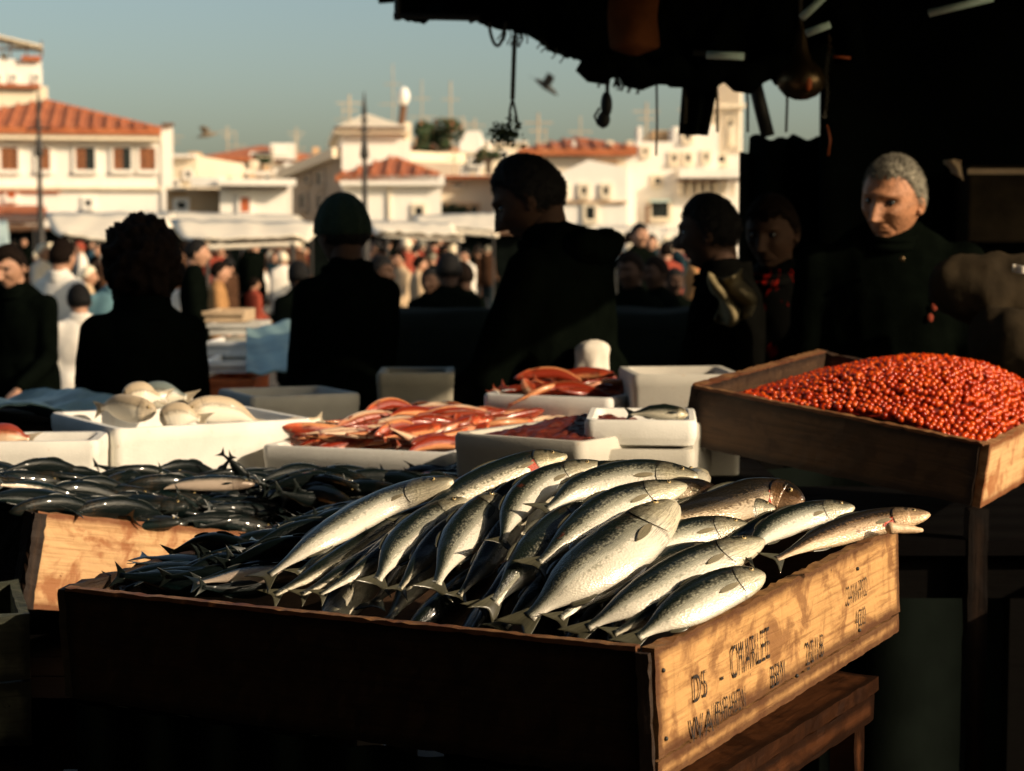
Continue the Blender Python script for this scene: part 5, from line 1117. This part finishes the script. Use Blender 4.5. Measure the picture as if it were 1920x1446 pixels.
silver('long silver fish with brown bruise, second from the right rim', [(1100, 1182), (1190, 1130), (1300, 1065), (1430, 1018)], 86, 'bass', .024, seed=11, roll=-.1, tailspread=.55, tail_len=.035)
silver('frontmost silver fish pressed against the right rim', [(1195, 1200), (1265, 1155), (1345, 1108), (1432, 1082)], 84, 'bass', .014, seed=12, tailspread=.55, tail_len=.035)
for sd, (lb, px_, wd_, mt_, lf_) in enumerate((
    ('silver fish half under the long leftmost one, its belly showing', [(560, 1078), (650, 1012), (760, 950), (860, 918)], 50, 'bass', .010),
    ('narrow dark fish below the short fat one with fringed tail', [(748, 1108), (790, 1050), (835, 1000), (890, 962)], 48, 'bass_dark', .008),
    ('thin silver fish in the shadowed left of the heap', [(600, 1118), (690, 1062), (770, 1004), (830, 962)], 42, 'bass', .006),
    ('dark fish between the upright fish and the dusky broad one', [(900, 1138), (960, 1080), (1010, 1030), (1062, 985)], 58, 'bass_dark', .010),
    ('silver belly showing just right below the biggest fish', [(1050, 1163), (1130, 1102), (1205, 1052), (1275, 1012)], 62, 'bass', .012),
    ('dark fish in the gap between the two front right fish', [(1150, 1192), (1232, 1148), (1312, 1102), (1392, 1062)], 56, 'bass_dark', .010),
    ('silver fish tucked below the dark headed one with orange gill', [(1230, 1012), (1310, 974), (1390, 954), (1452, 957)], 50, 'bass', .014),
    ('dark fish under the fish leaning on the right rim', [(1330, 1042), (1400, 1004), (1470, 974), (1542, 962)], 48, 'bass_dark', .012),
    ('dark backed fish between the two rearmost silver fish', [(975, 946), (1040, 912), (1110, 888), (1180, 882)], 46, 'bass_dark', .020))): silver(lb, px_, wd_, mt_, lf_, seed=120+sd, roll=.08*(sd % 3-1))
# pale open jaw at the right corner
jp = hit(1735, 968, .030); t8 = [o for o in C.objects if o.get('label', '').startswith('reddish bellied')][0]
jm = MB(); o_ = V(t8['_o'])
jt = V((.90, .25, .06)).normalized(); jd = V((0, -.15, -1))
jm.caps(jp-jt*.048+jd*.010, jp-jt*.006+jd*.017, .0085, .0030)
me = remeshed(jm, .0020, 2, .0022, 45)
for v in me.vertices: v.co -= o_
mobj('jaw', me, 'ivory', t8)
# under layer
random.seed(4)
for i in range(26):
    a = random.uniform(.12, .70); b = random.uniform(.08, .58); p = NC+e1*(a*L1)+e2*(b*L2)+e3*(mound(a, b)-.026-random.uniform(0, .02)); ang = random.gauss(.15, .3); dr_ = (e1*math.cos(ang)+e2*math.sin(ang)*.6).normalized(); q = p+dr_*.14; 
    qa, qb = (q-NC).dot(e1)/L1, (q-NC).dot(e2)/L2; q = NC+e1*(min(.95, qa)*L1)+e2*(min(.95, max(.05, qb))*L2)+e3*(mound(min(.95, qa), qb)-.028)
    r = p-dr_*.14; ra, rb = (r-NC).dot(e1)/L1, (r-NC).dot(e2)/L2; r = NC+e1*(max(.05, ra)*L1)+e2*(min(.95, max(.05, rb))*L2)+e3*(mound(max(.05, ra), rb)-.035)
    build_fish('buried_fish', 'dark fish buried under the silver ones, glimpsed in the gaps of the heap', [q, p, r], e2 if i % 2 else e3, .030, .018, 'bass_dark', fin='fin_dark', group='fish buried in the silver heap', n=16, m=12, seed=40+i, gill=False, pect=False, dorsal=False, nrm=V((0, -.5, .8)))
# ------------------------------------------------------------------ small dark fish (prototypes copied)
def proto_fish(name, mat, fin, bend, hh=.021, L=.24, seed=0, gill=True, dorsal=True):
    """lies along X (snout +X), back towards +Y, upper flank +Z"""
    sp = [V((L*(.5-k/4), bend*math.sin(math.pi*k/4), 0)) for k in range(5)]
    return build_fish(name, 'x', sp, V((0, 1, .15)), hh, hh*.62, mat, fin=fin, nrm=V((0, 0, 1)), seed=seed, n=22, m=14, loc=V((0, 0, 0)), gill=gill, dorsal=dorsal, pect=True, tailspread=1.2)
def lay(pr, p, d, up, roll, scale, label, group):
    d = V(d).normalized(); z = V(up); z = (z-d*z.dot(d)).normalized(); y = z.cross(d); mt = Matrix((d, y, z)).transposed() @ Matrix.Rotation(roll, 3, 'X')
    c = dup(pr, loc=p, rot=mt.to_euler(), scale=scale, label=label, group=group); return c
def rm(o):
    for c in list(o.children): rm(c)
    bpy.data.objects.remove(o)
mk = [proto_fish('dark_fish', 'mackerel', 'fin_dark', b, seed=60+i) for i, b in enumerate((.0, .018, -.02, .03))]; mkp = proto_fish('dark_fish', 'mackerel_pale', 'fin_dark', .012, seed=70)
# left part of the main crate
random.seed(12)
for i in range(110):
    b = random.uniform(.70, .93); a = random.uniform(.15, .90); h = -.030+.050*math.sin(a*math.pi*.9)**.8*(1-.75*float(smoothstep(.68, .9, b)))+.00016*i
    p = NC+e1*(a*L1)+e2*(b*L2)+e3*h; ang = random.gauss(-.9, .35); d = e1*math.cos(ang)-e2*math.sin(ang)*-1
    d = (e1*math.cos(ang)+e2*math.sin(ang)); pl = random.random() < .03
    lay(mkp if pl else random.choice(mk), p, d+V((0, 0, random.gauss(0, .07))), V((random.gauss(0, .3), -.4+random.gauss(0, .2), 1)), random.gauss(.5, .5), random.uniform(.62, .85), 'small blue black fish heaped at the left end of the stencilled crate', 'dark fish in the stencilled crate')
# ------------------------------------------------------------------ left crate of dark fish
P0 = W(72, 958, 3.1); P1 = P0+V((.75, .66, -.19)).normalized()*.6; PB = P0+V((-.66, .75, .0)).normalized()*.3
f1, f2, f3 = frame_from(P0, P1-P0, PB-P0)
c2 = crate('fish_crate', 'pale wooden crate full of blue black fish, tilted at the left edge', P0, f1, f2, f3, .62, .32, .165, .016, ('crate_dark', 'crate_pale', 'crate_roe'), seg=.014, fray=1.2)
board(P0-f3*.165-f1*.012-f2*.010, f3*.163, f1*.026, f2*.0075, seed=44, seg=.01, chip=.006).build('corner_batten', 'crate_roe', c2)
board(P0-f3*.165-f1*.011+f2*.0, f3*.163, f2*.028, f1*.0065, seed=45, seg=.01, chip=.006).build('corner_batten', 'crate_roe', c2)
random.seed(21)
for i in range(190):
    a = random.uniform(.02, 1.12); b = random.uniform(.08, 1.0); hgt = .004+.030*math.sin(min(1, b*1.05)*math.pi*.62)*(.75+.45*math.sin(a*5+.6)**2)*(1-.3*(a > 1))-.030*random.random()
    if a > .95: hgt = min(hgt+.02, .06)
    hgt += .085*a*.62*float(smoothstep(.05, .6, b))*(1 if a < .9 else .85); p = P0+f1*(a*.62)+f2*(b*.32)+f3*hgt; ang = random.gauss(-.12, .32)+(math.pi if random.random() < .3 else 0); d = f1*math.cos(ang)+f2*math.sin(ang)
    edge = b > .75 and random.random() < .25
    lay(mkp if random.random() < .05 else random.choice(mk), p, d+V((0, 0, random.gauss(0, .09)+(.0 if not edge else .25))), V((random.gauss(0, .35), -.35+random.gauss(0, .25), 1)), random.gauss(.9, .5), random.uniform(.62, .95), 'wet blue black fish in the heap of the tilted left crate', 'dark fish in the left crate')
lay(mkp, W(385, 912, 3.42), V((1, .15, .03)), V((0, -.7, .7)), 0, .75, 'single pale flanked small fish on top of the dark heap', 'dark fish in the left crate')['group'] = 'pale fish'
q1c = V((-.33, 3.36, 1.03)); h1, h2, h3 = frame_from(q1c, V((.93, .37, -.02)), V((-.37, .93, 0)))
crate('fish_crate', 'low dark crate of blue black fish wedged behind the silver heap', q1c, h1, h2, h3, .36, .20, .12, .014, ('crate_dark', 'crate_dark', 'crate_dark'), seg=.02)
for i in range(80):
    a, b = random.uniform(-.05, 1.0), random.uniform(.0, 1.0); p = q1c+h1*(a*.36)+h2*(b*.2)+h3*(.004+.030*math.sin(math.pi*min(1, b*.75+.1))*(1-.5*a)-.03*random.random()); ang = random.gauss(-.3, .35)
    lay(random.choice(mk), p, h1*math.cos(ang)+h2*math.sin(ang)+V((0, 0, random.gauss(0, .08))), V((random.gauss(0, .3), -.4, 1)), random.gauss(.9, .5), random.uniform(.6, .85), 'blue black fish in the low dark crate behind the silver heap', 'dark fish behind the silver heap')
for (x, y, ax, az) in ((395, 858, .55, .5), (450, 862, -.5, .75), (52, 898, -.5, .8), (228, 866, -.6, .4)):
    lay(mk[1], W(x, y+34, 3.62), V((-ax, .2, -az)), V((0, -1, .2)), 0, .50, 'dark fish with its tail sticking up at the back of the left crate', 'fish tails sticking up')
for o in mk+[mkp]: rm(o)
# ------------------------------------------------------------------ red mullets
mu = [proto_fish('red_mullet', m_, 'fin_red', b, hh=.0135, L=.18, seed=80+i) for i, (m_, b) in enumerate((('mullet', 0), ('mullet', .02), ('mullet_pink', -.015), ('mullet', -.03)))]
random.seed(31)
def fill(box, L1_, L2_, zt, n_, amp, lab, grp, pr, a0=.02, a1=1.0, b0=.02, b1=1.0, direction=None, spread=.4, sc=(.8, 1.15)):
    O, q1, q2 = box
    for i in range(n_):
        a, b = random.uniform(a0, a1), random.uniform(b0, b1); h = amp*math.sin(min(1, max(0, a))*math.pi)**.5*math.sin(min(1, max(.0, b))*math.pi)**.4-.03*random.random(); p = O+q1*(a*L1_)+q2*(b*L2_)+V((0, 0, zt-.012+h)); ang = random.gauss(0, spread)
        d = Matrix.Rotation(ang, 3, 'Z') @ V(direction)
        if random.random() < .35: d = -d
        lay(random.choice(pr), p, d+V((0, 0, random.gauss(0, .1))), V((random.gauss(0, .3), -.5+random.gauss(0, .3), 1)), random.gauss(0, .6), random.uniform(*sc), lab, grp)
fill(boxD, .385, .72, d0.z, 175, .050, 'red mullet in the long white foam box', 'red mullets in the long box', mu, direction=(.8, .62, 0), spread=.3, a0=.14, a1=.90, b0=.15)
fill(boxH, .33, .40, 1.135, 64, .035, 'red mullet in the shallow box farther back', 'red mullets in the back box', mu, direction=(.95, .25, 0), a0=.18, a1=.85, b0=.15)
fill(boxD, .385, .72, d0.z+.012, 60, .035, 'red mullet spilling over the back of the long foam box', 'red mullets spilling between the boxes', mu, direction=(.85, .5, 0), spread=.35, a0=.25, a1=1.25, b0=.78, b1=1.18)
for o in mu: rm(o)
# ------------------------------------------------------------------ cream fish in box B
def cream(label, P, hh, mat, bd, seed, name='cream_fish', hw=.55): return build_fish(name, label, P, bd, hh, hh*hw, mat, fin='fin_cream', nrm=V((0, -.6, .8)), seed=seed, group='cream fish in the white box', n=26, m=16, dorsal=False, pect=False, tailspread=.6)
Bz = b_.z
cream('plump cream fish at the left of the white box', [W(292, 772, 3.95), W(252, 765, 3.97), W(215, 760, 4.0), W(190, 765, 4.02)], .028, 'cream_fish', V((-.2, .2, .9)), 90)
cream('cream fish lying behind the plump one', [W(230, 752, 4.02), W(265, 742, 4.03), W(300, 745, 4.05)], .034, 'cream_fish', V((0, .2, .9)), 91)
cream('large cream fish arched over the right of the white box', [W(345, 772, 3.95), W(395, 766, 3.98), W(440, 772, 4.0), W(485, 795, 4.02)], .030, 'cream_fish', V((.2, .2, .9)), 92)
cream('mottled grey fish on top of the cream ones', [W(260, 745, 4.1), W(300, 738, 4.1), W(350, 745, 4.1)], .030, 'cream_fish_grey', V((0, .2, .9)), 93)
cream('cream fish in the middle of the white box', [W(300, 788, 3.92), W(335, 778, 3.92), W(375, 786, 3.92)], .030, 'cream_fish', V((0, .2, .9)), 94)
cream('tan fish lying flat in the low box at the left edge', [W(-40, 822, 3.68), W(10, 815, 3.68), W(55, 822, 3.68)], .026, 'mullet_pink', V((0, .5, .9)), 95, 'tan_fish')
cream('pale limp fish hanging over the corner of the mullet box', [W(505, 812, 3.95), W(545, 800, 3.98), W(600, 785, 4.05)], .020, 'cream_fish', V((0, .3, .9)), 96)
# dark roe in box E and shallow heap by trays
def heap(label, box, L1_, L2_, zt, amp, mat, name, cat):
    O, q1, q2 = box; G = [[O+q1*(L1_*(.07+.86*i/40))+q2*(L2_*(.05+.9*j/40))+V((0, 0, zt-.012+amp*math.sin(math.pi*i/40)**.6*math.sin(math.pi*j/40)**.6+nzf((i*.3, j*.3, 4), 1, .006)+nzf((i*1.3, j*1.3, 4), 1, .004))) for j in range(41)] for i in range(41)]
    o = MB().grid(G).build(name, mat, None, smooth=True); o['label'] = label; o['category'] = cat; o['kind'] = 'stuff'
heap('mass of dark red roe filling the shaded foam box', boxE, (e1_-e0).length, .50, e0.z, .030, 'roe_dark', 'dark_roe', 'roe')
heap('scatter of brown seaweed scraps in the box behind', boxG, .26, .3, W(1186, 703, 4.35).z-.03, .01, 'roe_dark', 'scraps', 'scraps')
lay_ = build_fish('thin_fish', 'thin dark fish laid across the stacked white tray', [W(1290, 778, 3.5), W(1240, 772, 3.5), W(1180, 776, 3.5)], V((0, .6, .8)), .016, .012, 'bass_dark', fin='fin_dark', nrm=V((0, -.6, .8)), seed=99, n=20, m=12)
# ------------------------------------------------------------------ roe crate
C1 = W(1856, 833, 3.4); C0 = W(1293, 722, 3.7); CB = W(1540, 655, 4.31)
g1, g2, g3 = frame_from(C1, CB-C0, C0-C1); Lc = (C0-C1).length
rc = crate('roe_crate', 'brown wooden crate heaped with orange red roe at the right edge', C1, g1, g2, g3, .71, Lc, .122, .016, ('crate_roe', 'crate_pale', 'crate_roe'), seg=.016, fray=1.4)  # shade put into the wood: dark front boards, pale lit side
board(C1-g1*.0045+g2*.01-g3*.006, g2*(Lc-.02), g3*.008, g1*.018, seed=51, seg=.012, chip=.005).build('rim_strip', 'rim', rc)
board(C1+g2*(Lc-.018)+g1*.01-g3*.004, g1*.68, g3*.007, g2*.019, seed=52, seg=.012, chip=.005).build('rim_strip', 'rim', rc)
def rmd(a, b): return -.030+.088*float(smoothstep(-.06, .28, b))*float(smoothstep(1.02, .35, b))*math.sin(math.pi*min(1, max(0, a*.85+.12)))**.8+.022*float(smoothstep(.2, .0, b))*0-.012*float(smoothstep(.9, 1, b))+.022*float(smoothstep(0.0, .2, a))*(1-float(smoothstep(.6, 1., b)))
G = [[C1+g1*(.02+.67*i/50)+g2*(.02+(Lc-.04)*j/50)+g3*(rmd(i/50, j/50)-.006) for j in range(51)] for i in range(51)]
MB().grid(G).build('roe_bed', 'roe_bed', None, smooth=True, label='deep red mass of roe under the loose beads', category='roe', kind='stuff')
beads = []; r0 = .0064; nu_ = int(.67/(r0*1.9)); nv_ = int((Lc-.04)/(r0*1.75)); random.seed(8)
for i in range(nu_):
    for j in range(nv_):
        a = (i+.5*(j % 2)+random.uniform(-.25, .25))/nu_; b = (j+random.uniform(-.25, .25))/nv_
        if not (0 <= a <= 1 and 0 <= b <= 1): continue
        if random.random() < .05+.30*max(0, noise.noise(V((a*7, b*7, 1)))): continue
        p = C1+g1*(.02+.67*a)+g2*(.02+(Lc-.04)*b)+g3*(rmd(a, b)+random.uniform(-.002, .004)); beads.append((p, r0*random.uniform(.85, 1.12)))
vis = [q for q in beads if abs(Xp(1, 1)*0+q[0].x/q[0].y*F+CX-1600) < 340]; vis.sort(key=lambda q: (q[0]-V((0, 0, CAMZ))).length); near = set(id(q) for q in vis[:300])
ic = bmesh.new(); bmesh.ops.create_icosphere(ic, subdivisions=2, radius=1); im = bpy.data.meshes.new('roe_bead'); ic.to_mesh(im); ic.free(); im.polygons.foreach_set('use_smooth', [True]*len(im.polygons)); im.materials.append(M['roe_one'])
iv = np.array([tuple(v.co) for v in im.vertices]); 
ic = bmesh.new(); bmesh.ops.create_icosphere(ic, subdivisions=2, radius=1); iv2 = np.array([tuple(v.co) for v in ic.verts]); if2 = [tuple(v.index for v in f.verts) for f in ic.faces]; ic.free()
vs = []; fs = []
for q in beads:
    if id(q) in near:
        o = bpy.data.objects.new('roe_bead', im); C.objects.link(o); o.location = q[0]; o.scale = (q[1],)*3; o['label'] = 'glossy orange red bead of roe near the front rim of the roe crate'; o['category'] = 'roe'; o['group'] = 'loose roe beads'
    else:
        k = len(vs); vs += (iv2*q[1]+np.array(tuple(q[0]))).tolist(); fs += [tuple(i+k for i in f) for f in if2]
mb = MB(); mb.v = vs; mb.f = fs; mb.build('roe_beads', 'roe', None, smooth=True, label='heap of shiny orange red roe beads filling the crate at the right', category='roe', kind='stuff')
# ------------------------------------------------------------------ stool, leg and odd crate
t9 = thing('wooden_stool', 'wet brown wooden stool propping the stencilled crate', 'stool', (NC.x+.2, NC.y+.3, 0))
ZS = W(1238, 1490, 2.08).z-.012; sa = W(1650, 1268, 2.62); ZS = sa.z; dS = (e1-e3*0); dS = V((e1.x, e1.y, e1.z*.6)).normalized(); pS = V((-dS.y, dS.x, 0)).normalized()
o0 = sa-dS*.62
for i in range(3): board(o0+pS*(.112*i)-V((0, 0, .02)), dS*.62, pS*.108, V((0, 0, .02)), seed=71+i, seg=.02, chip=.004).build('plank', 'stool', t9)
board(o0+pS*.004-V((0, 0, .062)), dS*.61, V((0, 0, .040)), pS*.018, seed=75, seg=.02).build('apron_rail', 'stool', t9)
for (u, v) in ((.555, .012), (.555, .30), (.02, .012), (.02, .30)):
    q = o0+dS*u+pS*v; board(V((q.x, q.y, 0)), V((0, 0, q.z-.063)), dS*.040, pS*.036, seed=int(u*90+v*10), seg=.03).build('leg', 'stool', t9)
q = o0+dS*.47+pS*.1; board(V((q.x+.022, q.y, 0)), V((0, 0, q.z-.08)), dS*.028, pS*.03, seed=79, seg=.03).build('brace', 'stool', t9)
t10 = thing('support_table', 'dark table behind the stool that carries the left part of the stencilled crate', 'table', (-.2, 2.7, 0)); zz = (NC-e3*CH).z
cen = NC+e1*L1*.5+e2*L2*.62-e3*(CH+.014); ax = (e1, e2, e3); MB().box(cen, L1*.40, L2*.30, .013, ax).build('tabletop', 'black_wood', t10)
for sx in (-1, 1):
    for sy in (-1, 1): p = cen+e1*(sx*L1*.34)+e2*(sy*L2*.25); MB().aabb((p.x-.025, p.y-.025, 0), (p.x+.025, p.y+.025, p.z-.013)).build('leg', 'black_wood', t10)
pk = W(1836, 955, 3.55); o = board(V((pk.x-.02, pk.y, 0)), V((0, 0, pk.z)), V((.04, 0, 0)), V((0, .04, 0)), seed=88, seg=.03).build('table_prop', 'crate_dark', None); o['label'] = 'wooden prop darkened for the shade under the corner of the roe crate'; o['category'] = 'post'  # prop takes the wood colour darkened for shade
q0 = W(-30, 1158, 2.75); u1 = V((.93, .3, 0)).normalized(); u2 = V((-.3, .93, 0)).normalized(); qq = W(56, 1150, 2.75); crate('small_crate', 'small grey green slatted crate at the lower left edge', qq-u1*.35, u1, u2, V((0, 0, 1)), .35, .30, .20, .015, ('grey_wood', 'grey_wood', 'grey_wood'), split1=.10, seg=.02)
table('low dark stand under the small grey green crate', qq.x-.5, qq.x+.02, 2.65, 3.05, qq.z-.205)
t11 = thing('shade_stack', 'added unseen stack beside the roe crate, shading the space below it', 'crates', (1.55, 2.9, 0))  # unseen, added to keep sun off the space under the roe crate
for k in range(5): MB().aabb((1.28, 2.2, .2*k), (1.85, 3.7, .2*k+.19)).build('stack_block', 'black_wood', t11, bevel=.006)
sheet('under_shade', 'added black sheet for the shade under the front of the stencilled crate', 'cloth', lambda u, v: V((NC.x-.01, NC.y+.015, 0)).lerp(V((LC.x+.03, LC.y-.0, 0)), u)+V((0, .012*math.sin(u*50), .01+(NC.z-CH-.016-.022*u)*v)), 80, 8, 'tarp', .004)  # black sheet filling the shade below the crate front
# ------------------------------------------------------------------ birds
def bird(label, px, py, Y, s, mat, rot):
    c = W(px, py, Y); t = thing('bird', label, 'bird', c); R = Matrix.Rotation(rot, 3, 'Y'); B = lambda x, y, z: c+(R @ V((x*s, y*s, z*s)))
    MB().tube([B(-.5, 0, 0), B(-.35, 0, .03), B(0, 0, .02), B(.35, 0, .02), B(.5, 0, 0), B(.62, 0, -.02)], [.02*s, .09*s, .14*s, .10*s, .07*s, .01*s], 10).build('body', mat, t, smooth=True)
    for sy in (-1, 1):
        G = [[B(.18-.10*k-.12*abs(k-1)*.3, sy*(.05+w_), .10+.35*math.sin(w_*1.6)) for k in (0, 1, 2, 3)] for w_ in (0, .3, .6, .85)]; o = MB().grid(G).build('wing', mat, t, smooth=True); md = o.modifiers.new('s', 'SOLIDIFY'); md.thickness = .02*s
    MB().add([B(-.45, -.05, 0), B(-.75, -.12, -.02), B(-.75, .12, -.02), B(-.45, .05, 0)], [(0, 1, 2, 3)]).build('tail', mat, t)
bird('dark gull in flight against the sky, below the canopy', 1022, 162, 24, .32, 'bird', .6); bird('brownish bird in flight over the distant orange roof', 388, 254, 40, .40, 'bird_pale', -.2)
# ------------------------------------------------------------------ unseen blockers added around the view to cut sky light and sun
sheet('sky_blocker', 'added unseen dark sheet over the viewer, blocking sky light', 'awning', lambda u, v: V((-3.4+5.3*u, -3.2+6.2*v, 2.7+nzf((u*4, v*4, 3), 1, .05))), 20, 20, 'tarp', .02)  # added overhead to cut sky light on the foreground
mb = MB().aabb((-9, -7, 0), (4.5, -3.4, 4.0)); mb.build('rear_blocker', 'wall_grey', None, label='added unseen shading building behind the viewer', category='blocker')  # added to keep rear sky light off the crate fronts
sheet('side_blocker', 'dark side tarpaulin of the viewer\'s stall, to the left of the picture', 'tarpaulin', lambda u, v: V((-3.3+.05*math.sin(u*30), -3.1+8.4*u, 2.7*v)), 40, 12, 'tarp', .02)  # added to cut sky light from the left
MB().aabb((4.6, 4.4, 0), (9, 8.2, 4.0)).build('lane_blocker', 'wall_grey', None, label='added unseen block on the right, shading the ground beyond the stall', category='blocker')  # added so its shadow darkens the near ground
for o in C.objects:
    if '_o' in o: del o['_o']
